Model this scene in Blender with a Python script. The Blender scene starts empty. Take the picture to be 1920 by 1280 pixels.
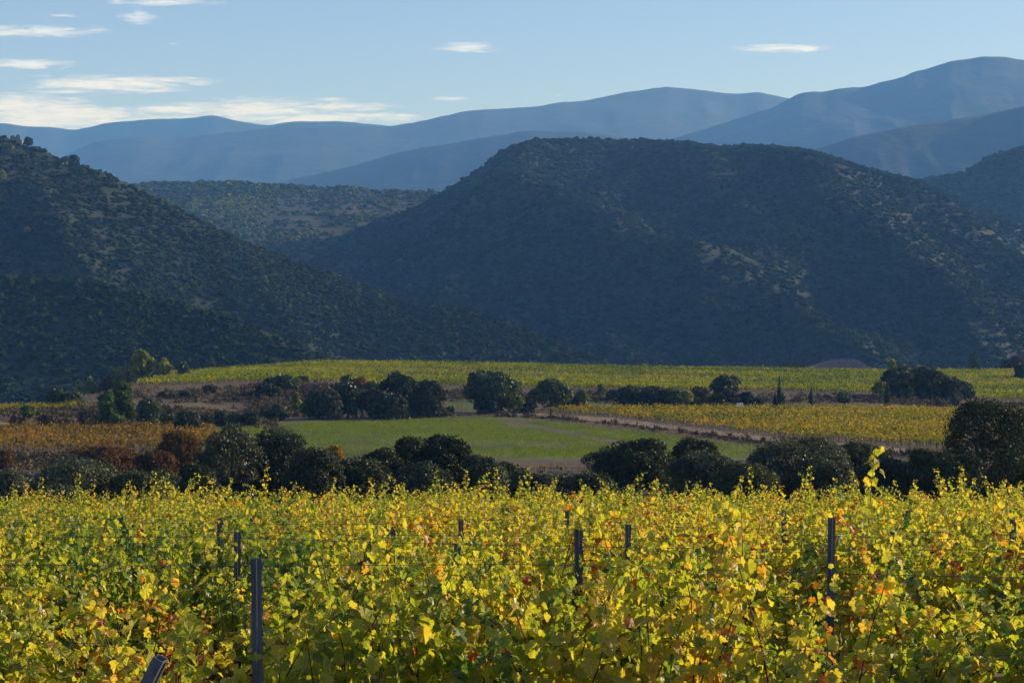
import bpy, math
import numpy as np
from mathutils import Vector, Matrix

# ------------------------------------------------------------------ camera, sky, sun, exposure
SC = bpy.context.scene
COL = SC.collection
F, CX, CY = 70.0 / 36.0 * 1920.0, 960.0, 640.0      # photo pixels per unit of tangent
CAMZ = 2.06
R = math.radians

cam_d = bpy.data.cameras.new("camera")
cam_d.lens = 70.0
cam_d.sensor_width = 36.0
cam_d.clip_start = 0.1
cam_d.clip_end = 60000.0
cam = bpy.data.objects.new("camera", cam_d)
cam.location = (0, 0, CAMZ)
cam.rotation_euler = (R(90), 0, 0)
COL.objects.link(cam)
SC.camera = cam

SUN_EL, SUN_AZ = R(18.5), R(68.0)                    # azimuth clockwise from the view direction (+Y)
SUN_STRENGTH = 5.0
SKY_STRENGTH = 0.105
EXPOSURE = 0.50
HAZE_DENSITY = 0.0001
HAZE_COLOR = (0.16, 0.42, 1.0, 1)

SC.view_settings.view_transform = 'Standard'
SC.view_settings.look = 'None'
SC.view_settings.gamma = 1.0
SC.view_settings.use_curve_mapping = False
SC.view_settings.exposure = EXPOSURE

sun_d = bpy.data.lights.new("sun", 'SUN')
sun_d.energy = SUN_STRENGTH
sun_d.angle = R(0.5)
sun_d.color = (1.0, 0.94, 0.86)
sun = bpy.data.objects.new("sun", sun_d)
sdir = Vector((math.cos(SUN_EL) * math.sin(SUN_AZ), math.cos(SUN_EL) * math.cos(SUN_AZ), math.sin(SUN_EL)))
sun.rotation_euler = sdir.to_track_quat('Z', 'Y').to_euler()
sun.location = sdir * 100
COL.objects.link(sun)

world = bpy.data.worlds.new("World")
SC.world = world
world.use_nodes = True
nt = world.node_tree
nt.nodes.clear()


def N(t, kind, **kw):
    n = t.nodes.new(kind)
    for k, v in kw.items():
        if k in n.bl_rna.properties:
            setattr(n, k, v)
        else:
            n.inputs[k].default_value = v
    return n


def M2(t, op, a, b=None, c=None, clamp=False):
    n = t.nodes.new('ShaderNodeMath')
    n.operation = op
    n.use_clamp = clamp
    for i, v in enumerate((a, b, c)):
        if v is None:
            continue
        if isinstance(v, (int, float)):
            n.inputs[i].default_value = v
        else:
            t.links.new(v, n.inputs[i])
    return n.outputs[0]


sky = N(nt, 'ShaderNodeTexSky', sky_type='NISHITA', sun_disc=False)
sky.sun_elevation = SUN_EL
sky.sun_rotation = SUN_AZ
sky.altitude = 400.0
sky.air_density = 1.0
sky.dust_density = 0.3
sky.ozone_density = 2.5
bg_sky = N(nt, 'ShaderNodeBackground', Strength=SKY_STRENGTH)
skt = N(nt, 'ShaderNodeMix', data_type='RGBA', blend_type='MULTIPLY')
skt.inputs[0].default_value = 1.0
skt.inputs[7].default_value = (0.95, 0.95, 1.22, 1)
nt.links.new(sky.outputs[0], skt.inputs[6])
nt.links.new(skt.outputs[2], bg_sky.inputs['Color'])
# clouds: soft wind-drawn sheets at fixed compass directions and heights above the horizon
tc = N(nt, 'ShaderNodeTexCoord')
sep = N(nt, 'ShaderNodeSeparateXYZ')
nt.links.new(tc.outputs['Generated'], sep.inputs[0])
yy = M2(nt, 'MAXIMUM', sep.outputs[1], 0.05)
cu = M2(nt, 'DIVIDE', sep.outputs[0], yy)
cw = M2(nt, 'DIVIDE', sep.outputs[2], yy)
comb = N(nt, 'ShaderNodeCombineXYZ')
nt.links.new(M2(nt, 'MULTIPLY', cu, 46.0), comb.inputs[0])
nt.links.new(M2(nt, 'MULTIPLY', cw, 330.0), comb.inputs[1])
cn = N(nt, 'ShaderNodeTexNoise', Scale=1.0, Detail=9.0, Roughness=0.68, Distortion=0.9)
nt.links.new(comb.outputs[0], cn.inputs['Vector'])
total = None
CLOUDS = [  # photo centre x, y, half width, half height, weight
    (70, 58, 150, 15, 1.0), (262, 32, 66, 20, .8), (310, 4, 140, 11, .95), (45, 120, 110, 15, .95),
    (215, 158, 185, 22, 1.1), (130, 172, 130, 9, .9), (330, 150, 110, 11, .95), (30, 196, 150, 24, 1.15), (120, 220, 210, 26, 1.2), (60, 232, 160, 14, 1.1),
    (330, 206, 120, 14, 1.0), (480, 205, 150, 22, 1.15), (330, 226, 200, 13, 1.05), (640, 200, 130, 11, 1.0), (625, 186, 60, 7, .85), (600, 222, 220, 13, 1.1), (560, 210, 130, 12, .8), (760, 216, 60, 6, .8),
    (880, 89, 74, 13, 1.0), (848, 186, 52, 7, .85),
    (1468, 91, 105, 9, 1.1), (1046, 179, 18, 4, .7), (325, 82, 24, 6, .55), (120, 30, 90, 6, .5), (-300, 150, 260, 60, 1.0), (2500, 60, 200, 12, .8)]
for (px, py, rx, ry, wt) in CLOUDS:
    a = M2(nt, 'DIVIDE', M2(nt, 'SUBTRACT', cu, (px - CX) / F), rx / F)
    b = M2(nt, 'DIVIDE', M2(nt, 'SUBTRACT', cw, (CY - py) / F), ry / F)
    r2 = M2(nt, 'ADD', M2(nt, 'MULTIPLY', a, a), M2(nt, 'MULTIPLY', b, b))
    m = M2(nt, 'SUBTRACT', wt, M2(nt, 'SQRT', r2))
    total = m if total is None else M2(nt, 'MAXIMUM', total, m)
cv = M2(nt, 'ADD', total, M2(nt, 'MULTIPLY', M2(nt, 'SUBTRACT', cn.outputs[0], 0.5), 2.2))
mr = N(nt, 'ShaderNodeMapRange', interpolation_type='SMOOTHSTEP')
mr.inputs[1].default_value = 0.05
mr.inputs[2].default_value = 1.0
nt.links.new(cv, mr.inputs[0])
bg_c = N(nt, 'ShaderNodeBackground', Strength=0.8)
ccol = N(nt, 'ShaderNodeValToRGB')
ccol.color_ramp.elements[0].position = 0.35
ccol.color_ramp.elements[0].color = (0.78, 0.88, 1.05, 1)
ccol.color_ramp.elements[1].position = 0.62
ccol.color_ramp.elements[1].color = (0.96, 1.0, 1.14, 1)
nt.links.new(cn.outputs[0], ccol.inputs[0])
nt.links.new(ccol.outputs[0], bg_c.inputs['Color'])
mixw = N(nt, 'ShaderNodeMixShader')
nt.links.new(M2(nt, 'MULTIPLY', mr.outputs[0], 0.78), mixw.inputs[0])
nt.links.new(bg_sky.outputs[0], mixw.inputs[1])
nt.links.new(bg_c.outputs[0], mixw.inputs[2])
wo = N(nt, 'ShaderNodeOutputWorld')
nt.links.new(mixw.outputs[0], wo.inputs[0])

cy = SC.cycles
cy.max_bounces = 6
cy.diffuse_bounces = 4
cy.glossy_bounces = 2
cy.transmission_bounces = 4
cy.transparent_max_bounces = 6
cy.volume_bounces = 0
cy.use_denoising = True
cy.sample_clamp_indirect = 4.0
try:
    cy.denoiser = 'OPENIMAGEDENOISE'
    cy.denoising_prefilter = 'ACCURATE'
except Exception:
    pass

# ------------------------------------------------------------------ helpers
rng = np.random.default_rng(11)


def hash2(ix, iy, s):
    h = (ix.astype(np.int64) * 374761393 + iy.astype(np.int64) * 668265263 + s * 974711) & 0x7fffffff
    h = ((h ^ (h >> 13)) * 1274126177) & 0x7fffffff
    h = (h ^ (h >> 16)) & 0xffff
    return h / 65535.0


def vnoise(x, y, s=0):
    x = np.asarray(x, float); y = np.asarray(y, float)
    ix = np.floor(x); iy = np.floor(y)
    fx = x - ix; fy = y - iy
    fx = fx * fx * (3 - 2 * fx); fy = fy * fy * (3 - 2 * fy)
    a = hash2(ix, iy, s); b = hash2(ix + 1, iy, s); c = hash2(ix, iy + 1, s); d = hash2(ix + 1, iy + 1, s)
    return (a + (b - a) * fx) * (1 - fy) + (c + (d - c) * fx) * fy


def fbm(x, y, o=4, s=0, ridged=False):
    t = 0; amp = .5; n = 0
    for i in range(o):
        v = vnoise(x, y, s + i * 17)
        if ridged:
            v = 1 - np.abs(2 * v - 1)
        t = t + amp * v; n += amp
        x = x * 2.03 + 5.3; y = y * 2.03 + 1.7; amp *= .5
    return t / n


def mesh(name, V, FL, mats=None, smooth=False, tint=None, midx=None):
    """V (n,3); FL list of int arrays (m,k)."""
    me = bpy.data.meshes.new(name)
    V = np.ascontiguousarray(V, dtype=np.float32)
    FL = [np.asarray(f, dtype=np.int32) for f in FL if len(f)]
    me.vertices.add(len(V))
    me.vertices.foreach_set("co", V.ravel())
    loops = np.concatenate([f.ravel() for f in FL])
    tot = np.concatenate([np.full(len(f), f.shape[1], np.int32) for f in FL])
    start = np.concatenate([[0], np.cumsum(tot)[:-1]]).astype(np.int32)
    me.loops.add(len(loops))
    me.loops.foreach_set("vertex_index", loops)
    me.polygons.add(len(tot))
    me.polygons.foreach_set("loop_start", start)
    me.polygons.foreach_set("loop_total", tot)
    if midx is not None:
        me.polygons.foreach_set("material_index", np.asarray(midx, np.int32))
    me.polygons.foreach_set("use_smooth", np.full(len(tot), bool(smooth)))
    me.update(calc_edges=True)
    if tint is not None:
        at = me.attributes.new("tint", 'FLOAT', 'POINT')
        at.data.foreach_set("value", np.ascontiguousarray(tint, dtype=np.float32))
    for m in (mats if isinstance(mats, (list, tuple)) else [mats]):
        if m is not None:
            me.materials.append(m)
    return me


def link(name, data, parent=None, loc=None):
    o = bpy.data.objects.new(name, data)
    COL.objects.link(o)
    if parent is not None:
        o.parent = parent
    if loc is not None:
        o.location = loc
    return o


def tag(o, label=None, cat=None, group=None, kind=None):
    if label: o["label"] = label
    if cat: o["category"] = cat
    if group: o["group"] = group
    if kind: o["kind"] = kind
    return o


def tube(path, radii, sides=5):
    """tapered tube through path points -> V, quads"""
    P = np.asarray(path, float); n = len(P)
    T = np.gradient(P, axis=0)
    T /= np.linalg.norm(T, axis=1)[:, None] + 1e-9
    ref = np.array([0.31, 0.93, 0.17])
    U = np.cross(T, ref); U /= np.linalg.norm(U, axis=1)[:, None] + 1e-9
    W = np.cross(T, U)
    a = np.arange(sides) / sides * 2 * np.pi
    rr = np.asarray(radii, float)[:, None, None]
    V = P[:, None, :] + rr * (np.cos(a)[None, :, None] * U[:, None, :] + np.sin(a)[None, :, None] * W[:, None, :])
    i = np.arange(n - 1)[:, None] * sides; j = np.arange(sides)[None, :]; k = (j + 1) % sides
    Q = np.stack([i + j, i + k, i + sides + k, i + sides + j], -1).reshape(-1, 4)
    return V.reshape(-1, 3), Q


class Bag:
    def __init__(s):
        s.V = []; s.Q = {}; s.n = 0; s.T = []

    def add(s, V, Q, tint=0.5):
        V = np.asarray(V, float).reshape(-1, 3); Q = np.asarray(Q)
        s.Q.setdefault(Q.shape[1], []).append(Q + s.n)
        s.V.append(V); s.n += len(V)
        s.T.append(np.broadcast_to(np.asarray(tint, float), (len(V),)))

    def box(s, lo, hi, tint=.5, M=None):
        x0, y0, z0 = lo; x1, y1, z1 = hi
        V = np.array([[x0, y0, z0], [x1, y0, z0], [x1, y1, z0], [x0, y1, z0], [x0, y0, z1], [x1, y0, z1], [x1, y1, z1], [x0, y1, z1]], float)
        if M is not None: V = V @ M.T
        s.add(V, [[0, 3, 2, 1], [4, 5, 6, 7], [0, 1, 5, 4], [1, 2, 6, 5], [2, 3, 7, 6], [3, 0, 4, 7]], tint)

    def build(s, name, mats, smooth=False):
        return mesh(name, np.concatenate(s.V), [np.concatenate(q) for q in s.Q.values()], mats, smooth, np.concatenate(s.T))


# ------------------------------------------------------------------ materials
def mat(name):
    m = bpy.data.materials.new(name)
    m.use_nodes = True
    m.node_tree.nodes.clear()
    return m, m.node_tree


def ramp(t, fac, stops, interp='LINEAR'):
    r = t.nodes.new('ShaderNodeValToRGB')
    r.color_ramp.interpolation = interp
    e = r.color_ramp.elements
    while len(e) < len(stops): e.new(0.5)
    for i, (p, c) in enumerate(stops):
        e[i].position = p; e[i].color = (*c, 1)
    t.links.new(fac, r.inputs[0])
    return r.outputs[0]


def leaf_material(name, stops, transl=0.3, gloss=0.05, rough=0.45, objshift=False, veins=False, tgain=1.0):
    m, t = mat(name)
    at = N(t, 'ShaderNodeAttribute', attribute_name='tint')
    fac = at.outputs['Fac']
    if objshift:
        oi = N(t, 'ShaderNodeObjectInfo')
        sp = N(t, 'ShaderNodeSeparateColor')
        t.links.new(oi.outputs['Color'], sp.inputs[0])
        fac = M2(t, 'ADD', fac, M2(t, 'SUBTRACT', sp.outputs[0], 0.5))
    if veins:
        g = N(t, 'ShaderNodeNewGeometry')
        nz = N(t, 'ShaderNodeTexNoise', Scale=38.0, Detail=3.0)
        t.links.new(g.outputs['Position'], nz.inputs['Vector'])
        fac = M2(t, 'ADD', fac, M2(t, 'MULTIPLY', M2(t, 'SUBTRACT', nz.outputs[0], 0.5), 0.28))
    col = ramp(t, fac, stops)
    d = N(t, 'ShaderNodeBsdfDiffuse')
    tr = N(t, 'ShaderNodeBsdfTranslucent')
    t.links.new(col, d.inputs[0])
    hs = N(t, 'ShaderNodeHueSaturation', Saturation=1.05, Value=tgain)
    t.links.new(col, hs.inputs['Color'])
    t.links.new(hs.outputs[0], tr.inputs[0])
    mx = N(t, 'ShaderNodeMixShader', Fac=transl)
    t.links.new(d.outputs[0], mx.inputs[1]); t.links.new(tr.outputs[0], mx.inputs[2])
    out = mx.outputs[0]
    if gloss:
        gl = N(t, 'ShaderNodeBsdfGlossy', Roughness=rough)
        gl.inputs[0].default_value = (1, 1, 1, 1)
        m3 = N(t, 'ShaderNodeMixShader', Fac=gloss)
        t.links.new(out, m3.inputs[1]); t.links.new(gl.outputs[0], m3.inputs[2])
        out = m3.outputs[0]
    o = N(t, 'ShaderNodeOutputMaterial')
    t.links.new(out, o.inputs[0])
    return m


def surface(name, stops, scale=(1, 1, 1), detail=6, rough=0.9, stops2=None, scale2=None, bump=0.0, bscale=5.0, metallic=0.0, spec=0.2, tintmix=None, rough_n=0.6):
    """noise-ramped principled surface in world coordinates"""
    m, t = mat(name)
    g = N(t, 'ShaderNodeNewGeometry')
    mp = N(t, 'ShaderNodeMapping')
    mp.inputs['Scale'].default_value = scale
    t.links.new(g.outputs['Position'], mp.inputs[0])
    nz = N(t, 'ShaderNodeTexNoise', Scale=1.0, Detail=detail, Roughness=rough_n)
    t.links.new(mp.outputs[0], nz.inputs['Vector'])
    col = ramp(t, nz.outputs[0], stops)
    if stops2:
        mp2 = N(t, 'ShaderNodeMapping'); mp2.inputs['Scale'].default_value = scale2
        t.links.new(g.outputs['Position'], mp2.inputs[0])
        n2 = N(t, 'ShaderNodeTexNoise', Scale=1.0, Detail=5, Roughness=.65)
        t.links.new(mp2.outputs[0], n2.inputs['Vector'])
        c2 = ramp(t, n2.outputs[0], stops2)
        mm = N(t, 'ShaderNodeMix', data_type='RGBA', blend_type='MULTIPLY')
        mm.inputs[0].default_value = 1.0
        t.links.new(col, mm.inputs[6]); t.links.new(c2, mm.inputs[7])
        col = mm.outputs[2]
    if tintmix:
        at = N(t, 'ShaderNodeAttribute', attribute_name='tint')
        f = M2(t, 'ADD', at.outputs['Fac'], M2(t, 'MULTIPLY', M2(t, 'SUBTRACT', nz.outputs[0], .5), 0.9))
        f2 = N(t, 'ShaderNodeMapRange', interpolation_type='SMOOTHSTEP')
        f2.inputs[1].default_value = .3; f2.inputs[2].default_value = .7
        t.links.new(f, f2.inputs[0])
        mm = N(t, 'ShaderNodeMix', data_type='RGBA')
        t.links.new(f2.outputs[0], mm.inputs[0]); t.links.new(col, mm.inputs[6])
        c3 = ramp(t, nz.outputs[0], tintmix)
        t.links.new(c3, mm.inputs[7])
        col = mm.outputs[2]
    p = N(t, 'ShaderNodeBsdfPrincipled')
    p.inputs['Roughness'].default_value = rough
    p.inputs['Metallic'].default_value = metallic
    p.inputs['Specular IOR Level'].default_value = spec
    t.links.new(col, p.inputs['Base Color'])
    if bump:
        nb = N(t, 'ShaderNodeTexNoise', Scale=bscale, Detail=6)
        t.links.new(g.outputs['Position'], nb.inputs['Vector'])
        bp = N(t, 'ShaderNodeBump', Strength=1.0, Distance=bump)
        t.links.new(nb.outputs[0], bp.inputs['Height'])
        t.links.new(bp.outputs[0], p.inputs['Normal'])
    o = N(t, 'ShaderNodeOutputMaterial')
    t.links.new(p.outputs[0], o.inputs[0])
    return m


MT = {}
MT['vine'] = leaf_material('vine_leaf', [(0.0, (.035, .085, .012)), (.2, (.10, .165, .026)), (.36, (.24, .275, .027)), (.54, (.43, .395, .036)), (.71, (.55, .405, .05)), (.86, (.50, .19, .03)), (.95, (.30, .055, .03)), (1.0, (.15, .04, .025))], transl=.64, gloss=.025, rough=.42, objshift=True, veins=True, tgain=1.45)
MT['farvine_y'] = leaf_material('yellow_vine_leaf', [(0, (.04, .07, .009)), (.35, (.14, .185, .014)), (.7, (.32, .31, .022)), (1, (.46, .37, .035))], transl=.45, gloss=.0, tgain=1.2)
MT['farvine_o'] = leaf_material('amber_vine_leaf', [(0, (.07, .06, .015)), (.35, (.20, .13, .02)), (.7, (.36, .20, .03)), (1, (.38, .13, .03))], transl=.45, gloss=.0, tgain=1.15)
MT['farvine_g'] = leaf_material('gold_green_vine_leaf', [(0, (.05, .07, .01)), (.35, (.16, .17, .02)), (.7, (.34, .27, .025)), (1, (.44, .25, .03))], transl=.45, gloss=.0, tgain=1.15)
MT['oak'] = leaf_material('holm_oak_leaf', [(0, (.016, .023, .008)), (.5, (.040, .052, .018)), (1, (.092, .102, .036))], transl=.22, gloss=.015)
MT['grey'] = leaf_material('grey_green_leaf', [(0, (.045, .054, .026)), (.5, (.10, .112, .056)), (1, (.19, .20, .105))], transl=.28, gloss=.015)
MT['green'] = leaf_material('green_leaf', [(0, (.03, .05, .010)), (.5, (.075, .105, .020)), (1, (.15, .17, .035))], transl=.3, gloss=.03)
MT['yellowgreen'] = leaf_material('yellow_green_leaf', [(0, (.09, .115, .018)), (.5, (.19, .21, .03)), (1, (.34, .31, .04))], transl=.4, gloss=.02)
MT['rust'] = leaf_material('rust_leaf', [(0, (.06, .034, .015)), (.5, (.155, .082, .03)), (1, (.27, .14, .045))], transl=.3, gloss=.0)
MT['amber'] = leaf_material('amber_leaf', [(0, (.10, .06, .015)), (.5, (.24, .13, .022)), (1, (.38, .20, .03))], transl=.35, gloss=.0)
MT['pine'] = leaf_material('pine_needle', [(0, (.035, .06, .014)), (.5, (.085, .13, .03)), (1, (.16, .20, .05))], transl=.3, gloss=.01)
MT['brown'] = leaf_material('dry_scrub_leaf', [(0, (.05, .038, .022)), (.5, (.10, .08, .045)), (1, (.17, .13, .07))], transl=.15, gloss=.0)
MT['scrub'] = leaf_material('hill_scrub', [(0, (.018, .026, .008)), (.4, (.038, .052, .014)), (.8, (.082, .098, .025)), (.93, (.15, .145, .038)), (1, (.21, .15, .04))], transl=.25, gloss=0)
MT['valley'] = leaf_material('valley_woods', [(0, (.024, .038, .010)), (.4, (.062, .086, .020)), (.8, (.125, .145, .033)), (1, (.20, .17, .04))], transl=.25, gloss=0)
MT['tuft'] = leaf_material('dry_grass_blade', [(0, (.10, .075, .035)), (.5, (.23, .165, .08)), (1, (.38, .28, .14))], transl=.3, gloss=0)
MT['bark'] = surface('bark', [(.3, (.035, .026, .018)), (.7, (.10, .08, .06))], (6, 6, 2), bump=.02, bscale=14)
MT['cane'] = surface('vine_wood', [(.3, (.06, .03, .018)), (.7, (.17, .085, .05))], (20, 20, 6), bump=.004, bscale=60)
MT['ground'] = surface('dry_ground', [(.3, (.05, .036, .02)), (.5, (.105, .073, .042)), (.7, (.19, .135, .08))], (.06, .06, .06), 7,
                       stops2=[(.3, (.55, .55, .5)), (.7, (1.1, 1.05, 1.0))], scale2=(1.3, 1.3, 1.3), bump=.12, bscale=1.6)
MT['field'] = surface('sprouting_field', [(.34, (.042, .062, .006)), (.5, (.078, .108, .010)), (.66, (.13, .145, .022))], (.09, .05, .05), 10,
                      stops2=[(.35, (.55, .58, .6)), (.65, (1.25, 1.2, 1.1))], scale2=(.22, .07, 1),
                      tintmix=[(.3, (.075, .055, .03)), (.7, (.15, .105, .058))], bump=.10, bscale=2.2, rough_n=.7)
MT['soil'] = surface('vineyard_soil', [(.3, (.07, .05, .03)), (.7, (.16, .12, .075))], (.8, .8, .8), bump=.06, bscale=4)
MT['track'] = surface('dirt_track', [(.3, (.17, .12, .075)), (.7, (.30, .22, .145))], (.35, .9, .35), bump=.05, bscale=3)
MT['hill'] = surface('hill_ground', [(.3, (.028, .028, .013)), (.5, (.031, .039, .013)), (.74, (.038, .043, .016)), (.92, (.055, .05, .025))], (.012, .012, .012), 8,
                     stops2=[(.3, (.5, .5, .5)), (.7, (1.1, 1.1, 1.1))], scale2=(.18, .18, .18), bump=1.0, bscale=.3)
MT['valley_ground'] = surface('valley_ground', [(.3, (.03, .036, .014)), (.5, (.048, .052, .02)), (.74, (.12, .085, .045))], (.006, .006, .006), 7,
                              stops2=[(.3, (.6, .6, .6)), (.7, (1.1, 1.1, 1.1))], scale2=(.1, .1, .1))
MT['mountain'] = surface('mountain_ground', [(.25, (.016, .022, .013)), (.5, (.026, .032, .018)), (.68, (.05, .05, .034)), (.78, (.13, .12, .10))], (.0022, .0022, .0022), 10,
                         stops2=[(.35, (.45, .45, .45)), (.65, (1.15, 1.15, 1.15))], scale2=(.018, .018, .018), bump=5.0, bscale=.03, rough_n=.62)
MT['steel'] = surface('galvanised_steel', [(.35, (.075, .079, .082)), (.65, (.16, .164, .168))], (14, 14, 4), rough=.6, metallic=.3, spec=.4, bump=.001, bscale=60)
MT['wire'] = surface('steel_wire', [(.4, (.09, .09, .095)), (.6, (.16, .16, .16))], (3, 3, 3), rough=.45, metallic=.8)
MT['tile'] = surface('roof_tile', [(.35, (.15, .10, .08)), (.65, (.25, .175, .145))], (2.2, .5, .5), rough=.9)
MT['stone'] = surface('stone_wall', [(.35, (.16, .13, .10)), (.65, (.30, .25, .20))], (1.1, 1.1, 2.2), bump=.1, bscale=2)
MT['plaster'] = surface('plaster', [(.35, (.30, .25, .20)), (.65, (.40, .34, .28))], (.7, .7, .7))
MT['white'] = surface('white_paint', [(.4, (.75, .76, .78)), (.6, (.82, .82, .82))], (.5, .5, .5), rough=.3, spec=.5)
MT['rubber'] = surface('rubber', [(.4, (.015, .015, .015)), (.6, (.03, .03, .03))], (9, 9, 9))
MT['glass'] = surface('dark_glass', [(.4, (.02, .025, .03)), (.6, (.03, .035, .04))], (1, 1, 1), rough=.08, spec=.6)
MT['wood'] = surface('dark_wood', [(.35, (.045, .03, .022)), (.65, (.09, .06, .045))], (3, 3, 1))

# ------------------------------------------------------------------ terrain
NEAR = [(-400, 26), (-60, 4.2), (0, 0), (50, -3.5), (57, -4.3), (72, -7.6), (95, -9.0), (150, -9.6), (175, -10.8), (215, -13.2), (235, -13.6)]


def zy(py, D):
    return CAMZ + (CY - py) / F * D


def prof(pts, tail):
    """pts: (D, photo y) ; tail: (D, z)"""
    return NEAR + [(d, zy(p, d)) for d, p in pts] + tail


FAR_T = [(900, -48), (1300, -75), (20000, -90)]
COLS = {
    -700: prof([(330, 810), (385, 778), (430, 769)], [(470, -13), (620, -22)] + FAR_T),
    0: prof([(272, 852), (340, 803), (385, 779), (420, 772), (450, 768)], [(475, -14), (560, -22)] + FAR_T),
    90: prof([(272, 852), (340, 803), (385, 778), (418, 770), (450, 762)], [(475, -13.5), (560, -22)] + FAR_T),
    170: prof([(272, 852), (340, 803), (385, 778), (420, 760), (470, 741)], [(500, -12), (580, -22)] + FAR_T),
    240: prof([(272, 852), (340, 803), (385, 781), (420, 755), (470, 728), (530, 719)], [(560, -10.5), (640, -20)] + FAR_T),
    330: prof([(275, 848), (350, 805), (395, 783), (430, 756), (455, 731), (480, 724), (560, 709), (600, 703)], [(640, -9.3), (720, -20)] + FAR_T),
    450: prof([(280, 842), (360, 804), (405, 784), (435, 760), (455, 736), (475, 718), (540, 708), (620, 694)], [(660, -7.6), (760, -20)] + FAR_T),
    600: prof([(250, 873), (400, 785), (430, 770), (452, 750), (470, 724), (482, 719), (560, 704), (640, 683)], [(680, -6.0), (800, -20)] + FAR_T),
    780: prof([(250, 873), (405, 784), (435, 768), (465, 752), (484, 731), (495, 725), (560, 712), (640, 684)], [(680, -6.2), (800, -20)] + FAR_T),
    960: prof([(250, 873), (405, 784), (435, 768), (470, 752), (488, 735), (500, 729), (560, 717), (640, 687)], [(690, -7.2), (800, -20)] + FAR_T),
    1180: prof([(250, 873), (340, 817), (352, 805), (440, 768), (475, 757), (490, 739), (505, 730), (560, 721), (650, 693)], [(690, -8.2), (800, -20)] + FAR_T),
    1400: prof([(250, 873), (300, 840), (312, 823), (440, 768), (478, 757), (494, 742), (508, 733), (560, 724), (660, 695)], [(700, -8.8), (800, -20)] + FAR_T),
    1600: prof([(250, 873), (275, 853), (287, 838), (440, 769), (480, 756), (500, 742), (512, 736), (570, 728), (670, 698)], [(705, -9.6), (800, -20)] + FAR_T),
    1780: prof([(250, 870), (275, 847), (440, 771), (470, 766), (485, 755), (515, 748), (580, 731), (690, 699)], [(725, -9.9), (820, -20)] + FAR_T),
    1930: prof([(250, 870), (275, 847), (430, 774), (455, 767), (478, 757), (515, 751), (580, 735), (700, 697)], [(735, -9.6), (830, -20)] + FAR_T),
    2700: prof([(250, 870), (275, 847), (430, 774), (470, 764), (515, 751), (580, 735), (700, 695)], [(740, -9.6), (840, -20)] + FAR_T),
}
_D = np.concatenate([np.arange(-400, 1400, 1.0)])
_cp = np.array(sorted(COLS))
_tab = []
for c in _cp:
    p = np.array(COLS[c]); z = np.interp(_D, p[:, 0], p[:, 1])
    k = np.exp(-0.5 * (np.arange(-9, 10) / 2.6) ** 2); k /= k.sum()
    _tab.append(np.convolve(np.pad(z, 9, mode='edge'), k, 'valid'))
_tab = np.array(_tab)


def ground_z(x, y, rough=True):
    x = np.asarray(x, float); y = np.asarray(y, float)
    px = CX + F * x / np.maximum(y, 60.0)
    px = np.clip(px, _cp[0], _cp[-1] - .01)
    # smooth column interpolation
    i = np.clip(np.searchsorted(_cp, px, side='right') - 1, 0, len(_cp) - 2)
    f = (px - _cp[i]) / (_cp[i + 1] - _cp[i]); f = f * f * (3 - 2 * f) * .6 + f * .4
    dd = np.clip(y, _D[0], _D[-1] - 1.01) - _D[0]
    j = dd.astype(int); g = dd - j
    a = _tab[i, j] * (1 - g) + _tab[i, j + 1] * g
    b = _tab[i + 1, j] * (1 - g) + _tab[i + 1, j + 1] * g
    z = a + (b - a) * f
    if rough:
        amp = np.clip((y - 52) / 60, 0, 1) * .5
        z = z + amp * (fbm(x * .07, y * .07, 3, 5) - .5) + .06 * (fbm(x * .6, y * .6, 2, 9) - .5)
    return z


def hit(px, py, d0=150.0, d1=720.0):
    """distance at which the ground shows at a photo position"""
    d = np.arange(d0, d1, .5)
    z = ground_z((px - CX) / F * d, d, False)
    ok = np.nonzero(z >= CAMZ + (CY - py) / F * d)[0]
    return float(d[ok[0]]) if len(ok) else None


def grid_faces(nr, nc):
    i = np.arange(nr - 1)[:, None] * nc; j = np.arange(nc - 1)[None, :]
    return np.stack([i + j, i + j + 1, i + nc + j + 1, i + nc + j], -1).reshape(-1, 4)


ds = np.concatenate([np.arange(-380, 40, 14.), np.arange(40, 240, 2.2), np.arange(240, 720, 1.6), np.geomspace(720, 1400, 40), np.geomspace(1500, 13300, 12)])
ss = np.concatenate([np.linspace(-1.3, -.33, 14)[:-1], np.linspace(-.33, .33, 300), np.linspace(.33, 1.3, 14)[1:]])
DD, SS = np.meshgrid(ds, ss, indexing='ij')
XX = np.clip(SS * (np.abs(DD) + 60), -8900, 8900); ZZ = ground_z(XX, DD)
g = link('ground', mesh('ground', np.stack([XX, DD, ZZ], -1).reshape(-1, 3), [grid_faces(*DD.shape)], MT['ground'], True))
tag(g, 'dry brown ground under fields, banks and vineyards', kind='structure')


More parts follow.
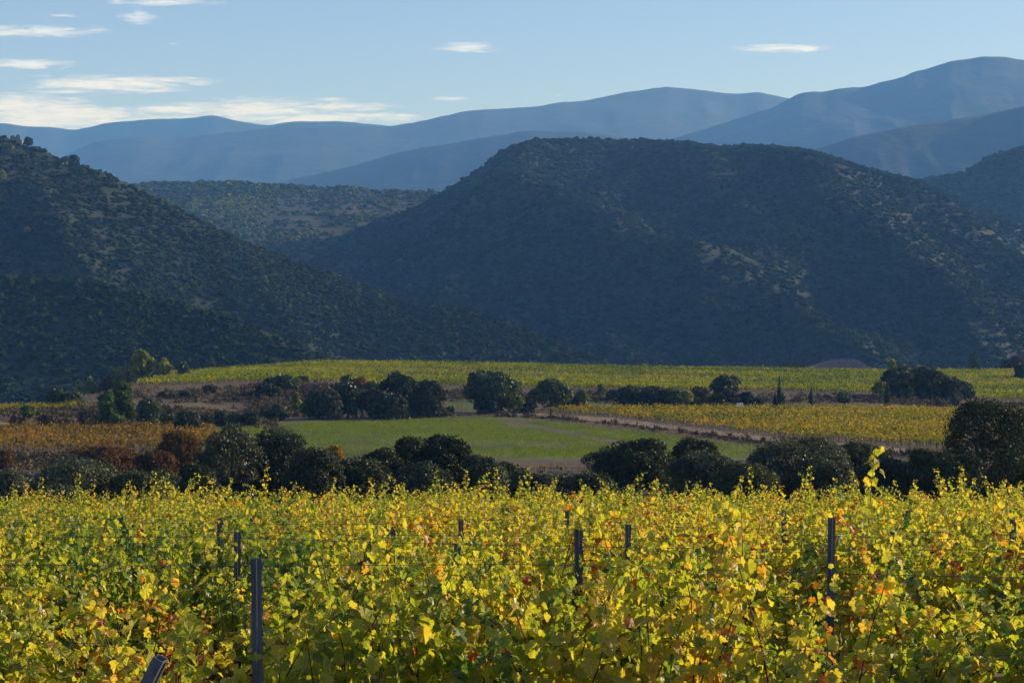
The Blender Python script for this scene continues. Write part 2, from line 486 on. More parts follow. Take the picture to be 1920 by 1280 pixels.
def patch(name, near, far, m, lift, nrow=60, ncol=160, tintf=None, label=None):
    """sheet on the ground between two boundary lines given as (photo x, photo y)"""
    near = np.array(near, float); far = np.array(far, float)
    u = np.linspace(0, 1, ncol)

    def line(pts):
        s = np.linspace(0, 1, len(pts))
        x = np.interp(u, s, pts[:, 0]); y = np.interp(u, s, pts[:, 1])
        d = np.array([hit(a, b) or 720 for a, b in zip(x, y)])
        k = np.ones(5) / 5
        d = np.convolve(np.pad(d, 2, mode='edge'), k, 'valid')
        return (x - CX) / F * d, d
    xn, dn = line(near); xf, df = line(far)
    v = np.linspace(0, 1, nrow)[:, None]
    X = xn * (1 - v) + xf * v; D = dn * (1 - v) + df * v
    wob = (fbm(X * .3, D * .3, 3, 3) - .5) * 1.2
    edge = np.clip(1 - np.abs(v - .5) * 2, 0, .1) < .02
    D = D + wob * edge
    Z = ground_z(X, D) + lift
    tint = None if tintf is None else tintf(np.broadcast_to(u, X.shape), np.broadcast_to(v, X.shape), X, D).ravel()
    o = link(name, mesh(name, np.stack([X, D, Z], -1).reshape(-1, 3), [grid_faces(nrow, ncol)], m, True, tint))
    return tag(o, label, kind='structure')


def field_tint(u, v, X, D):
    px = CX + F * X / D
    py = CY - F * (ground_z(X, D, False) - CAMZ) / D
    b = np.clip((py - 853) / 14, 0, 1)                                   # bare lower margin
    line_y = np.interp(px, [930, 1080, 1200, 1500], [786, 815, 838, 862])
    t = np.exp(-((py - line_y) / 4.5) ** 2) * np.clip((px - 930) / 30, 0, 1) * np.clip((1260 - px) / 100, 0, 1) * .95
    r = np.clip((px - 1150) / 300, 0, 1) * .22
    return np.clip(np.maximum(np.maximum(b, t), r) + (fbm(X * .05, D * .03, 4, 8) - .46) * 1.4, 0, 1)


patch('green_field', [(330, 846), (600, 876), (860, 880), (1100, 880), (1420, 862)], [(360, 806), (560, 790), (830, 783), (960, 781), (1180, 806), (1420, 836)], MT['field'], .06, 130, 240, field_tint, 'green sprouting field sloping in the middle of the valley')
patch('meadow', [(836, 777), (860, 776), (900, 774)], [(836, 752), (860, 748), (900, 752)], MT['field'], .06, 24, 30, lambda u, v, X, D: 0 * X, 'small green meadow seen between dark tree clumps')
patch('grass_strip', [(1080, 763), (1180, 762)], [(1080, 754), (1180, 754)], MT['field'], .06, 20, 40, lambda u, v, X, D: 0 * X, 'short green grass strip behind the amber vines')
patch('dirt_track', [(850, 778.5), (1000, 779), (1150, 792), (1300, 811), (1450, 829), (1600, 842), (1740, 852)], [(850, 774), (1000, 774), (1150, 783), (1300, 801), (1450, 820), (1600, 833), (1740, 842)], MT['track'], .08, 14, 200, None, 'pale dirt track along the edge of the amber vineyard')
patch('farm_path', [(-20, 802), (120, 803), (250, 806)], [(-20, 794), (120, 794), (250, 798)], MT['track'], .08, 10, 60, None, 'pale farm path behind the orange vineyard')

# ------------------------------------------------------------------ hills and mountains
def ico(sub):
    t = (1 + 5 ** .5) / 2
    V = [(-1, t, 0), (1, t, 0), (-1, -t, 0), (1, -t, 0), (0, -1, t), (0, 1, t), (0, -1, -t), (0, 1, -t), (t, 0, -1), (t, 0, 1), (-t, 0, -1), (-t, 0, 1)]
    Fs = [(0, 11, 5), (0, 5, 1), (0, 1, 7), (0, 7, 10), (0, 10, 11), (1, 5, 9), (5, 11, 4), (11, 10, 2), (10, 7, 6), (7, 1, 8), (3, 9, 4), (3, 4, 2), (3, 2, 6), (3, 6, 8), (3, 8, 9), (4, 9, 5), (2, 4, 11), (6, 2, 10), (8, 6, 7), (9, 8, 1)]
    V = [np.array(v) / np.linalg.norm(v) for v in V]
    for _ in range(sub):
        c = {}; nf = []

        def mid(a, b):
            k = (min(a, b), max(a, b))
            if k not in c:
                m = V[a] + V[b]; V.append(m / np.linalg.norm(m)); c[k] = len(V) - 1
            return c[k]
        for a, b, d in Fs:
            ab, bd, da = mid(a, b), mid(b, d), mid(d, a)
            nf += [(a, ab, da), (b, bd, ab), (d, da, bd), (ab, bd, da)]
        Fs = nf
    return np.array(V), np.array(Fs)


ICO1 = ico(1)


def bush_mass(name, P, size, tint, m, rg, squash=.66, jit=.26):
    """one scrub mass: every bush its own lumpy little crown"""
    V0, F0 = ICO1
    n = len(P)
    j = 1 + rg.normal(0, jit, (n, len(V0), 1))
    V = V0[None] * j
    a = rg.uniform(0, 6.28, n); c, s = np.cos(a)[:, None], np.sin(a)[:, None]
    el = rg.uniform(.8, 1.35, n)[:, None]
    x = V[..., 0] * c - V[..., 1] * s; y = V[..., 0] * s + V[..., 1] * c
    V = np.stack([x * el, y, V[..., 2] * squash], -1) * size[:, None, None] + P[:, None, :]
    Q = (F0[None] + (np.arange(n) * len(V0))[:, None, None]).reshape(-1, 3)
    tt = np.clip(tint[:, None] + rg.normal(0, .08, (n, len(V0))), 0, 1)
    return mesh(name, V.reshape(-1, 3), [Q], m, False, tt.ravel())


class Hill:
    def __init__(s, sky, Dr, Db, zb, spurs=(), amp=12., nscale=.006, ridged=True, power=1.0, seed=1, env_top=.0):
        q = np.array(sky, float)
        gx = np.arange(q[0, 0], q[-1, 0] + 1, 2.0); gy = np.interp(gx, q[:, 0], q[:, 1])
        kk = np.exp(-.5 * (np.arange(-15, 16) / 5.0) ** 2); kk /= kk.sum()
        gy = np.convolve(np.pad(gy, 15, mode='edge'), kk, 'valid') + (fbm(gx * .02, gx * 0 + seed, 5, seed) - .5) * 7
        kb = np.exp(-.5 * (np.arange(-75, 76) / 25.0) ** 2); kb /= kb.sum()
        s.base = np.convolve(np.pad(gy, 75, mode='edge'), kb, 'valid')
        s.sky = np.stack([gx, gy], -1); s.Dr = np.array(Dr, float); s.Db = np.array(Db, float)
        s.zb, s.spurs, s.amp, s.ns, s.ridged, s.power, s.seed, s.env_top = zb, spurs, amp, nscale, ridged, power, seed, env_top

    def pos(s, px, t):
        Dr = np.interp(px, s.Dr[:, 0], s.Dr[:, 1]); Db = np.interp(px, s.Db[:, 0], s.Db[:, 1])
        sy = np.interp(px, s.sky[:, 0], s.sky[:, 1])
        zr = zy(sy, Dr)
        D = Db + (Dr - Db) * t
        tf = np.clip(t, 0, 1)
        zs = zy(np.interp(px, s.sky[:, 0], s.base), Dr)
        z = s.zb + (zs - s.zb) * tf ** s.power + (zr - zs) * tf ** 5
        X = (px - CX) / F * D
        for (poly, A, W) in s.spurs:
            q = np.array(poly, float); o = np.argsort(q[:, 1]); q = q[o]
            pc = np.interp(tf, q[:, 1], q[:, 0])
            e = np.clip((tf - q[0, 1] + .10) / .22, 0, 1) * np.clip((q[-1, 1] + .1 - tf) / .1, 0, 1)
            e = e * np.clip((1 - tf) / .22, 0, 1)
            z = z + A * e * np.exp(-np.abs((px - pc + 40 * (fbm(D * .012, X * .004, 3, 4) - .5)) / W) ** 1.6)
        nz = fbm(X * s.ns, D * s.ns * .45, 5, s.seed, s.ridged) - .5
        env = np.clip(np.sin(np.pi * np.clip(tf, 0, 1)), 0, 1) ** .5 * (1 - s.env_top) + s.env_top
        z = z + nz * s.amp * env * np.clip((zr - s.zb) / 120, .15, 1)
        lim = CAMZ + (zr - CAMZ) / Dr * D - 1.5 - 10 * (1 - tf)
        z = np.where(t < .995, np.minimum(z, np.maximum(lim, s.zb + 5 + 0 * lim)), z)
        back = np.clip(t - 1, 0, 1)
        z = z - back * (zr - s.zb) * 1.1
        return X, D, z

    def build(s, name, m, x0, x1, nc, nr, label):
        px = np.linspace(x0, x1, nc)
        t = np.concatenate([np.linspace(0, 1, nr), np.linspace(1, 1.7, nr // 3)[1:]])
        PX, T = np.meshgrid(px, t)
        X, D, Z = s.pos(PX, T)
        o = link(name, mesh(name, np.stack([X, D, Z], -1).reshape(-1, 3), [grid_faces(*PX.shape)], m, True))
        return tag(o, label, kind='structure')

    def scatter(s, n, x0, x1, size, rg, dens=None, tintf=None, t0=.03, t1=1.04):
        px = rg.uniform(x0, x1, n); t = rg.uniform(t0, t1, n)
        X, D, Z = s.pos(px, t)
        k = np.ones(n, bool)
        if dens is not None:
            k = rg.uniform(0, 1, n) < dens(px, t, X, D)
        sz = size[0] * (size[1] / size[0]) ** (rg.beta(1.6, 2.6, n))
        tn = np.clip(rg.beta(3, 4.5, n) * .72 + (fbm(X * .01, D * .008, 3, 66) - .5) * .5, 0, 1) if tintf is None else tintf(px, t, X, D, rg)
        P = np.stack([X, D, Z + sz * .35], -1)
        return P[k], sz[k], tn[k]


# far ranges
H = Hill([(-500, 225), (0, 232), (140, 243), (200, 230), (290, 222), (360, 221), (400, 217), (440, 225), (500, 235), (560, 229), (640, 228), (700, 234), (760, 240), (1000, 250), (1400, 300)], [(-500, 11200), (1400, 11200)], [(-500, 9300), (1400, 9300)], -90, amp=190, nscale=.0009, seed=21)
H.build('mountain', MT['mountain'], -500, 1400, 330, 70, 'farthest pale blue mountain range below the clouds')
H = Hill([(-600, 330), (60, 320), (100, 305), (140, 280), (190, 262), (260, 258), (330, 258), (400, 250), (470, 243), (540, 236), (640, 236), (740, 239), (800, 226), (870, 209), (930, 205), (1000, 200), (1080, 191), (1150, 178), (1200, 168), (1250, 163), (1300, 168), (1350, 173), (1372, 177), (1420, 173), (1450, 178), (1480, 186), (1560, 200), (1700, 230), (2000, 290)],
         [(-600, 9000), (600, 9400), (1300, 10500), (2000, 10500)], [(-600, 6000), (2000, 6500)], -90, amp=140, nscale=.0011, seed=33)
H.build('mountain', MT['mountain'], -600, 2000, 420, 90, 'long wooded blue mountain range behind the dark hills')
H = Hill([(1150, 290), (1250, 262), (1350, 235), (1440, 205), (1470, 190), (1500, 172), (1540, 170), (1580, 165), (1640, 160), (1660, 150), (1690, 146), (1710, 133), (1735, 130), (1790, 113), (1830, 109), (1870, 107), (1930, 113), (2050, 130), (2600, 200)],
         [(1150, 8600), (2600, 8600)], [(1150, 5400), (2600, 5400)], -90, amp=150, nscale=.0012, seed=41)
H.build('mountain', MT['mountain'], 1150, 2600, 330, 90, 'highest broad blue mountain, its domed summit above everything')
H = Hill([(400, 350), (540, 338), (640, 315), (740, 288), (850, 268), (980, 247), (1080, 246), (1200, 262), (1400, 300), (1600, 350)], [(400, 7000), (1600, 7000)], [(400, 5000), (1600, 5000)], -90, amp=90, nscale=.0016, seed=52)
H.build('mountain', MT['mountain'], 400, 1600, 220, 60, 'low hazy blue ridge showing behind the big round hill')
H = Hill([(1380, 320), (1480, 292), (1560, 270), (1640, 248), (1700, 234), (1760, 228), (1820, 218), (1870, 209), (1930, 198), (2100, 180), (2600, 160)], [(1380, 5600), (2600, 5600)], [(1380, 4000), (2600, 4000)], -90, amp=90, nscale=.0018, seed=57)
H.build('mountain', MT['mountain'], 1380, 2600, 220, 60, 'nearest blue mountain slope, descending behind the big hill')

# valley plateau seen through the gap
rg = np.random.default_rng(5)
HV = Hill([(100, 350), (250, 347), (330, 342), (400, 341), (480, 344), (560, 350), (640, 352), (720, 357), (820, 361), (1000, 366)], [(100, 2800), (1000, 2800)], [(100, 1450), (1000, 1450)], -90, amp=22, nscale=.004, seed=61, power=.95)
HV.build('valley', MT['valley_ground'], 100, 1000, 200, 90, 'wooded plateau with small tan fields beyond the gap')


def img_y(X, D, Z):
    return CY - F * (Z - CAMZ) / D


def dens_v(px, t, X, D):
    Xa, Da, Z = HV.pos(px, t); py = img_y(Xa, Da, Z)
    d = .6 + .4 * (fbm(X * .006, D * .004, 3, 7) > .47)
    f1 = np.exp(-((px - 560) / 62) ** 4 - ((py - 411) / 6) ** 4) > .4
    f2 = np.exp(-((px - 625) / 38) ** 4 - ((py - 430) / 4) ** 4) > .4
    terr = (py < 402) & (px > 520) & (np.sin(py * 1.1 + px * .02) > -.1)
    d = np.where(terr, d * .3, d)
    d = np.where((py > 418) & (py < 440) & (px > 470) & (np.sin(py * .9) > .2), d * .25, d)
    d = np.where(f1 | f2, .012, d)
    wood = np.exp(-((px - 425) / 80) ** 4 - ((py - 393) / 22) ** 4) > .4
    d = np.where((fbm(X * .004, D * .006, 3, 19) > .6) & (py < 400), d * .55, d)
    return np.where(wood, 1.0, d)


def tint_v(px, t, X, D, rg):
    Xa, Da, Z = HV.pos(px, t); py = img_y(Xa, Da, Z)
    wood = np.exp(-((px - 425) / 80) ** 4 - ((py - 393) / 22) ** 4) > .4
    low = (py > 425)
    return np.clip(rg.beta(2, 4, len(px)) + .12 + .3 * wood + .25 * low * rg.uniform(0, 1, len(px)), 0, 1)


P, sz, tn = HV.scatter(20000, 200, 900, (1.7, 5.2), rg, dens_v, tint_v)
tag(link('valley_woods', bush_mass('valley_woods', P, sz, tn, MT['valley'], rg)), 'woods and hedges covering the plateau beyond the gap', 'woods', kind='stuff')

# hill at the far right edge
HR = Hill([(1560, 420), (1650, 365), (1720, 337), (1770, 331), (1800, 326), (1840, 300), (1870, 287), (1905, 276), (1960, 278), (2200, 320)], [(1560, 2900), (2200, 2900)], [(1560, 2200), (2200, 2200)], -85, amp=22, nscale=.006, seed=71)
HR.build('hill', MT['hill'], 1560, 2200, 160, 60, 'dark wooded hill at the frame edge behind the big hill')
P, sz, tn = HR.scatter(5200, 1580, 2080, (2.0, 6.0), rg)
tag(link('hillside_scrub', bush_mass('hillside_scrub', P, sz, tn, MT['scrub'], rg)), 'dense scrub over the small dark hill at the frame edge', 'scrub', kind='stuff')

# big round hill
HM = Hill([(380, 640), (480, 560), (560, 500), (600, 476), (660, 440), (700, 418), (760, 398), (820, 368), (860, 345), (890, 325), (930, 291), (960, 275), (990, 266), (1010, 262), (1100, 261), (1200, 263), (1290, 268), (1370, 275), (1420, 273), (1470, 277), (1520, 283), (1560, 293), (1600, 306), (1660, 326), (1710, 339), (1780, 366), (1850, 395), (1920, 420), (2100, 500), (2300, 560)],
          [(380, 2200), (900, 2350), (1400, 2500), (1800, 2400), (2300, 2200)], [(380, 1350), (1200, 1150), (2300, 1200)], -80,
          spurs=[([(1380, .99), (1455, .80), (1535, .67), (1610, .50), (1710, .37), (1810, .25), (1880, .10)], 46, 150),
                 ([(985, .62), (1110, .50), (1210, .40), (1360, .31), (1510, .22), (1610, .14), (1680, .04)], 34, 145),
                 ([(1250, .92), (1330, .70), (1410, .5), (1470, .36)], 18, 85),
                 ([(1560, .96), (1680, .8), (1800, .62), (1930, .45), (2010, .2)], 38, 125),
                 ([(1000, .99), (940, .8), (880, .6), (830, .4), (800, .2)], 24, 110)], amp=46, nscale=.0075, seed=81, power=1.0)
HM.build('hill', MT['hill'], 380, 2300, 420, 150, 'big round scrub covered hill in the centre of the view')


def dens_m(px, t, X, D):
    n = fbm(X * .012, D * .008, 4, 12)
    d = np.where(n > .6, .9, 1.0)
    tan = np.exp(-((px - 1735) / 40) ** 2 - ((t - .62) / .02) ** 2) + 0 * t
    return d * (1 - .6 * np.clip(tan, 0, 1))


P, sz, tn = HM.scatter(46000, 420, 2120, (1.0, 4.4), rg, dens_m)
tag(link('hillside_scrub', bush_mass('hillside_scrub', P, sz, tn, MT['scrub'], rg)), 'evergreen scrub covering the big round hill', 'scrub', kind='stuff')

# left hill and its lower spur
HL = Hill([(-500, 120), (-120, 215), (0, 254), (30, 268), (60, 274), (100, 290), (135, 306), (190, 322), (230, 340), (260, 356), (300, 378), (350, 402), (400, 426), (450, 450), (520, 478), (580, 500), (650, 527), (700, 543), (760, 562), (830, 574), (880, 582), (940, 602), (1000, 627), (1060, 652), (1120, 672), (1180, 705), (1300, 750)],
          [(-500, 1500), (0, 1500), (500, 1400), (1000, 1250), (1300, 1200)], [(-500, 950), (400, 960), (1300, 1050)], -70, spurs=[([(60, .8), (160, .5), (260, .3)], 10, 70), ([(420, .9), (520, .6), (640, .3)], 10, 80)], amp=15, nscale=.008, seed=91)
HL.build('hill', MT['hill'], -500, 1300, 330, 110, 'dark scrubby hillside descending from the ruined tower')


def dens_l(px, t, X, D):
    n = fbm(X * .014, D * .01, 4, 14)
    d = np.where(n > .6, .85, 1.0)
    top = np.clip((t - .62) / .2, 0, 1) * np.clip((380 - px) / 150, 0, 1)
    return d * (1 - .35 * top)


P, sz, tn = HL.scatter(22000, -120, 1240, (.9, 3.6), rg, dens_l)
tag(link('hillside_scrub', bush_mass('hillside_scrub', P, sz, tn, MT['scrub'], rg)), 'dark scrub over the hillside under the ruined tower', 'scrub', kind='stuff')
HS = Hill([(-500, 470), (0, 520), (100, 527), (200, 536), (280, 556), (340, 572), (400, 590), (450, 603), (500, 622), (540, 640), (575, 655), (605, 668), (650, 700), (720, 750)], [(-500, 1020), (300, 960), (720, 900)], [(-500, 760), (720, 800)], -60, amp=12, nscale=.012, seed=95)
HS.build('hill', MT['hill'], -500, 720, 200, 70, 'lower spur of the dark hillside reaching the vineyard crest')
P, sz, tn = HS.scatter(9000, -90, 690, (.9, 2.9), rg, lambda px, t, X, D: .35 + .65 * (fbm(X * .02, D * .015, 3, 16) < .55))
tag(link('hillside_scrub', bush_mass('hillside_scrub', P, sz, tn, MT['scrub'], rg)), 'bushes over the lower spur behind the vineyard crest', 'scrub', kind='stuff')

# ruined tower on the hilltop
x, d, z = HL.pos(np.array([26.0]), np.array([1.0]))
b = Bag()
prof_x = [-7.5, -5.2, -3.4, -2.2, -.6, .8, 2.3, 4.2, 5.4, 6.6]
prof_h = [3.2, 4.0, 2.6, 5.2, 5.6, 4.6, 6.2, 5.8, 2.4]
for i in range(9):
    b.box((prof_x[i], -.5 + .02 * i, -3), (prof_x[i + 1], .5 + .02 * i, prof_h[i] - 1.2))
b.box((-7.5, .6, -3), (-6.6, 6, 1.2)); b.box((5.6, .7, -3), (6.6, 6, .8))
t = tag(link('ruined_tower', b.build('ruined_tower', MT['stone']), None, (x[0], d[0] - 2, z[0] + .5)), 'broken stone tower ruin on the top of the dark hill', 'ruin')

# ------------------------------------------------------------------ trees and shrubs
def cards(P, Nrm, size, rg, aspect=1.0):
    n = len(P)
    Nrm = Nrm / (np.linalg.norm(Nrm, axis=1)[:, None] + 1e-9)
    r = rg.normal(size=(n, 3))
    U = np.cross(Nrm, r); U /= np.linalg.norm(U, axis=1)[:, None] + 1e-9
    W = np.cross(Nrm, U)
    s = size[:, None]
    b = rg.uniform(.15, .5, (n, 1)) * s
    V = np.stack([P - U * s * .5, P - W * s * .5 * aspect + Nrm * b * .3, P + U * s * .55, P + W * s * .5 * aspect - Nrm * b * .3], 1)
    return V.reshape(-1, 3), np.arange(n * 4).reshape(-1, 4)


def lobes_for(style, w, h, rg):
    L = []
    r = w / 2
    if style in ('oak', 'round', 'wide', 'shrub'):
        base = {'oak': .0, 'round': .07, 'wide': .03, 'shrub': .0}[style]
        k = {'oak': 24, 'round': 18, 'wide': 26, 'shrub': 14}[style]
        cz = h * (base + (1 - base) * .5); hz = h * (1 - base) * .5
        L.append((0, 0, cz, r * .72, r * .72, hz * .84))
        skew = rg.uniform(0, 6.28); sk = rg.uniform(.1, .35)
        for i in range(k):
            a = i * 2.4 + rg.uniform(-.4, .4); e = rg.uniform(-.75, .95)
            q = rg.uniform(.45, .74) * (1 + sk * math.cos(a - skew))
            rr = rg.uniform(.17, .42)
            ce = math.sqrt(max(0, 1 - e * e))
            L.append((math.cos(a) * r * q * ce, math.sin(a) * r * q * ce, cz + e * hz * rg.uniform(.5, .72), r * rr, r * rr, min(hz, r) * rr * rg.uniform(.8, 1.1)))
        if style in ('oak', 'shrub', 'wide'):
            for i in range(8):
                a = i * .785 + rg.uniform(-.3, .3); rr = rg.uniform(.24, .36); q = rg.uniform(.55, .72)
                L.append((math.cos(a) * r * q, math.sin(a) * r * q, h * rg.uniform(.1, .34), r * rr, r * rr, h * rg.uniform(.12, .2)))
    elif style == 'poplar':
        for i in range(9):
            f = i / 8
            q = r * (.55 + .45 * math.sin(math.pi * min(1, f * 1.05 + .12))) * .75
            L.append((rg.uniform(-.3, .3) * r, rg.uniform(-.3, .3) * r, h * (.16 + .74 * f), q, q, h * .13))
    elif style == 'cypress':
        for i in range(12):
            f = i / 11
            q = r * (0.55 + .5 * math.sin(math.pi * min(1., f + .18))) * (1 - .75 * max(0, f - .55) / .45)
            L.append((rg.uniform(-.12, .12) * r, rg.uniform(-.12, .12) * r, h * (.05 + .92 * f), q, q, h * .07))
    elif style == 'pine':
        for i in range(15):
            f = rg.uniform(0, 1); a = i * 2.4
            q = r * (1.0 - .62 * f) * rg.uniform(.45, .75)
            s = r * rg.uniform(.26, .4)
            L.append((math.cos(a) * q, math.sin(a) * q, h * (.2 + .70 * f), s, s, s * .75))
        L.append((0, 0, h * .9, r * .3, r * .3, h * .09))
        L.append((0, 0, h * .5, r * .5, r * .5, h * .25))
    elif style == 'conifer':
        for i in range(7):
            f = i / 6
            for k in range(5):
                a = k * 1.256 + i * .7
                q = r * (1 - .86 * f) * .62
                L.append((math.cos(a) * q, math.sin(a) * q, h * (.15 + .8 * f) - q * .12, q * .62 + .12, q * .62 + .12, h * .045))
    L = np.array(L)
    ex = max(np.abs(np.concatenate([L[:, 0] + L[:, 3], L[:, 0] - L[:, 3]])).max(), .01)
    L[:, [0, 1, 3, 4]] *= r / ex * 1.06
    tz = (L[:, 2] + L[:, 5]).max()
    L[:, [2, 5]] *= h / tz * 1.02
    return L


def crown_mesh(L, n, s, m, rg, tbase=.5, dense=1.0, upright=0.0):
    area = (L[:, 3] * L[:, 4] + L[:, 3] * L[:, 5] * 2) ** 1.0
    idx = rg.choice(len(L), n, p=area / area.sum())
    d = rg.normal(size=(n, 3)); d /= np.linalg.norm(d, axis=1)[:, None]
    d[:, 2] = np.where((d[:, 2] < -.3) & (rg.uniform(size=n) < .6), -d[:, 2], d[:, 2])
    lump = fbm(d[:, 0] * 3 + idx * 7.1, d[:, 1] * 3 + d[:, 2] * 3, 3, 31)
    rad = (.70 + .40 * rg.beta(3, 1.4, n)) * (.72 + .5 * lump)
    Lk = L[idx]
    P = Lk[:, :3] + d * Lk[:, 3:6] * rad[:, None]
    # drop what is buried well inside another lobe
    keep = np.ones(n, bool)
    for l in L:
        q = (((P - l[:3]) / l[3:6]) ** 2).sum(1)
        keep &= ~((q < .42) & (rg.uniform(size=n) < .8))
    holes = fbm(P[:, 0] / (s * 5) + 11, P[:, 2] / (s * 5) + P[:, 1] / (s * 6), 2, 47) < .30
    keep &= ~(holes & (rg.uniform(size=n) < .75))
    keep &= P[:, 2] > .03
    P = P[keep]; d = d[keep]; idx = idx[keep]
    nn = d * .7 + rg.normal(size=d.shape) * .6 + np.array([0, 0, upright])
    sz = s * rg.uniform(.55, 1.45, len(P))
    V, Q = cards(P, nn, sz, rg, .8)
    lt = rg.uniform(-.18, .18, len(L))[idx]
    tt = np.clip(tbase + lt + rg.normal(0, .17, len(P)), 0, 1)
    return mesh('crown', V, [Q], m, False, np.repeat(tt, 4))


def trunk_mesh(L, w, h, rg, bare=False, style='oak'):
    b = Bag()
    r0 = max(.05, .032 * h + .012 * w)
    top = h * (.9 if style in ('cypress', 'conifer', 'poplar', 'pine') else .62)
    z = np.linspace(-.4, top, 8)
    px = np.cumsum(rg.normal(0, .012 * h, 8)) * (0.3 if style in ('cypress', 'conifer') else 1)
    py = np.cumsum(rg.normal(0, .012 * h, 8)) * (0.3 if style in ('cypress', 'conifer') else 1)
    path = np.stack([px - px[0], py - py[0], z], -1)
    b.add(*tube(path, r0 * np.linspace(1.15, .25, 8), 7))
    k = min(len(L), 10)
    for l in L[rg.permutation(len(L))[:k]]:
        f = rg.uniform(.25, .8); st = path[int(f * 7)]
        if style in ('cypress',): continue
        e = l[:3] * np.array([.9, .9, 1]); mid = (st + e) / 2 + rg.normal(0, .04 * h, 3) + np.array([0, 0, .02 * h])
        tt = np.linspace(0, 1, 6)[:, None]
        pp = st * (1 - tt) ** 2 + 2 * mid * tt * (1 - tt) + e * tt ** 2
        b.add(*tube(pp, r0 * .5 * np.linspace(1, .2, 6), 5))
    return b.build('trunk', MT['bark'], True)


TREES = []


def plant(name, style, px, top, base, wpx, m, label, cat, group, D=None, tb=.5, leaf=5.0, sparse=1.0):
    """a tree or shrub standing at a photo column; its foot is on the ground at distance D (or where the ground shows at height base)"""
    if D is None:
        D = hit(px, base)
        if D is None:
            D = 560.0
    rg = np.random.default_rng(int(px * 7 + top * 13) % 99991)
    x = (px - CX) / F * D
    gz = float(ground_z(x, D))
    h = zy(top, D) - gz
    h = max(h, .8)
    w = wpx * 1.08 / F * D
    t = link(name, None, None, (x, D, gz - .05))
    tag(t, label, cat, group)
    L = lobes_for(style, w, h, rg)
    if D < 175 and leaf == 5.0: leaf = 4.0; sparse *= 1.6
    npx = wpx * min(h / D * F, wpx * 1.6 if style not in ('cypress', 'poplar', 'conifer') else 1e9)
    n = int(np.clip(npx * 1.25 * sparse, 600, 34000))
    s = leaf / F * D
    if style in ('cypress', 'conifer'): s *= .5; n = max(1600, n * 3)
    part = 'foliage' if style == 'shrub' else 'crown'
    me = crown_mesh(L, n, s, MT[m], rg, tb, upright=.0)
    me.name = part
    link(part, me, t)
    link('stem' if style == 'shrub' else 'trunk', trunk_mesh(L, w, h, rg, style=style), t)
    TREES.append((px, D, w, h))
    return t


GB, GF, GC = 'trees and shrubs along the terrace banks', 'dark trees below the near vineyard', 'cypresses on the banks'
T = plant
# --- left bank and ridge
T('poplar_tree', 'round', 263, 659, 707, 52, 'yellowgreen', 'tall rounded olive-yellow tree at the end of the vineyard crest', 'tree', GB, tb=.55)
T('shrub', 'shrub', 223, 690, 712, 32, 'yellowgreen', 'low olive shrub tucked against the tall olive-yellow crest tree', 'shrub', GB, tb=.4)
T('sapling', 'poplar', 310, 672, 700, 24, 'yellowgreen', 'thin pale yellow sapling alone on the vineyard crest', 'sapling', GB, tb=.7, sparse=.55)
T('shrub', 'shrub', 344, 679, 699, 20, 'green', 'small round dark green bush on crest beside yellow sapling', 'shrub', GB)
T('shrub', 'shrub', 149, 717, 739, 26, 'yellowgreen', 'smaller olive-yellow bush on the slope beside the wide dark bush', 'shrub', GB, tb=.3)
T('shrub', 'shrub', 169, 712, 738, 30, 'yellowgreen', 'larger olive-yellow bush on the slope near the brown hillock', 'shrub', GB, tb=.35)
T('shrub', 'shrub', 198, 704, 726, 30, 'brown', 'brownish bush on the ridge below the olive-yellow tree', 'shrub', GB)
T('holm_oak', 'oak', 108, 731, 762, 44, 'oak', 'wide dark bush at the end of the short amber vine strip', 'tree', GB, D=428)
T('holm_oak', 'oak', 140, 733, 762, 34, 'grey', 'grey green half of the bush pair by the amber vine strip', 'tree', GB, D=426)
T('cypress_tree', 'cypress', 241, 690, 763, 10, 'oak', 'tallest slender cypress, rising just behind the green pines', 'tree', GC, tb=.4)
T('cypress_tree', 'cypress', 200, 721, 752, 8, 'oak', 'short cypress tip showing above the paler pine', 'tree', GC, tb=.4)
T('pine_tree', 'pine', 204, 735, 806, 52, 'pine', 'shorter green pine with bare lower trunk by orange vineyard', 'tree', GB, tb=.5)
T('pine_tree', 'pine', 229, 717, 805, 46, 'pine', 'taller green pine in front of the slender cypress', 'tree', GB, tb=.45)
T('shrub', 'shrub', 249, 788, 805, 18, 'grey', 'small grey bush at the foot of the taller pine', 'shrub', GB)
T('oak_tree', 'oak', 277, 747, 797, 46, 'green', 'dark green leafy tree standing beside the pines', 'tree', GB, tb=.25)
T('shrub', 'shrub', 303, 774, 797, 22, 'oak', 'small dark bush leaning on the dark green leafy tree', 'shrub', GB)
T('shrub', 'shrub', 320, 765, 780, 15, 'grey', 'tiny grey bush alone on the dry brown bank', 'shrub', GB)
T('shrub', 'shrub', 320, 777, 797, 24, 'oak', 'low dark bush between leafy tree and round dark bush', 'shrub', GB)
T('holm_oak', 'oak', 354, 771, 813, 48, 'oak', 'round dark bush at the corner of the green field', 'tree', GB)
for i, (px, tp, w, lab) in enumerate([(385, 775, 34, 'low dark hedge bush next to the round dark field-corner bush'), (415, 772, 30, 'second dark hedge bush from the round field-corner bush'), (443, 775, 30, 'dark hedge bush midway along the brown bank foot'), (470, 772, 30, 'dark hedge bush at the inner end of the brown bank')]):
    T('shrub', 'shrub', px, tp, 799, w, 'oak', lab, 'shrub', GB)
T('shrub', 'shrub', 53, 758, 785, 28, 'yellowgreen', 'yellow green bush in front of the short amber vine strip', 'shrub', GB, tb=.3)
T('shrub', 'shrub', 30, 777, 797, 34, 'brown', 'grey brown scrub beside the yellow green bush', 'shrub', GB)
T('shrub', 'shrub', 88, 777, 797, 34, 'brown', 'grey brown scrub on the path edge near the yellow green bush', 'shrub', GB)
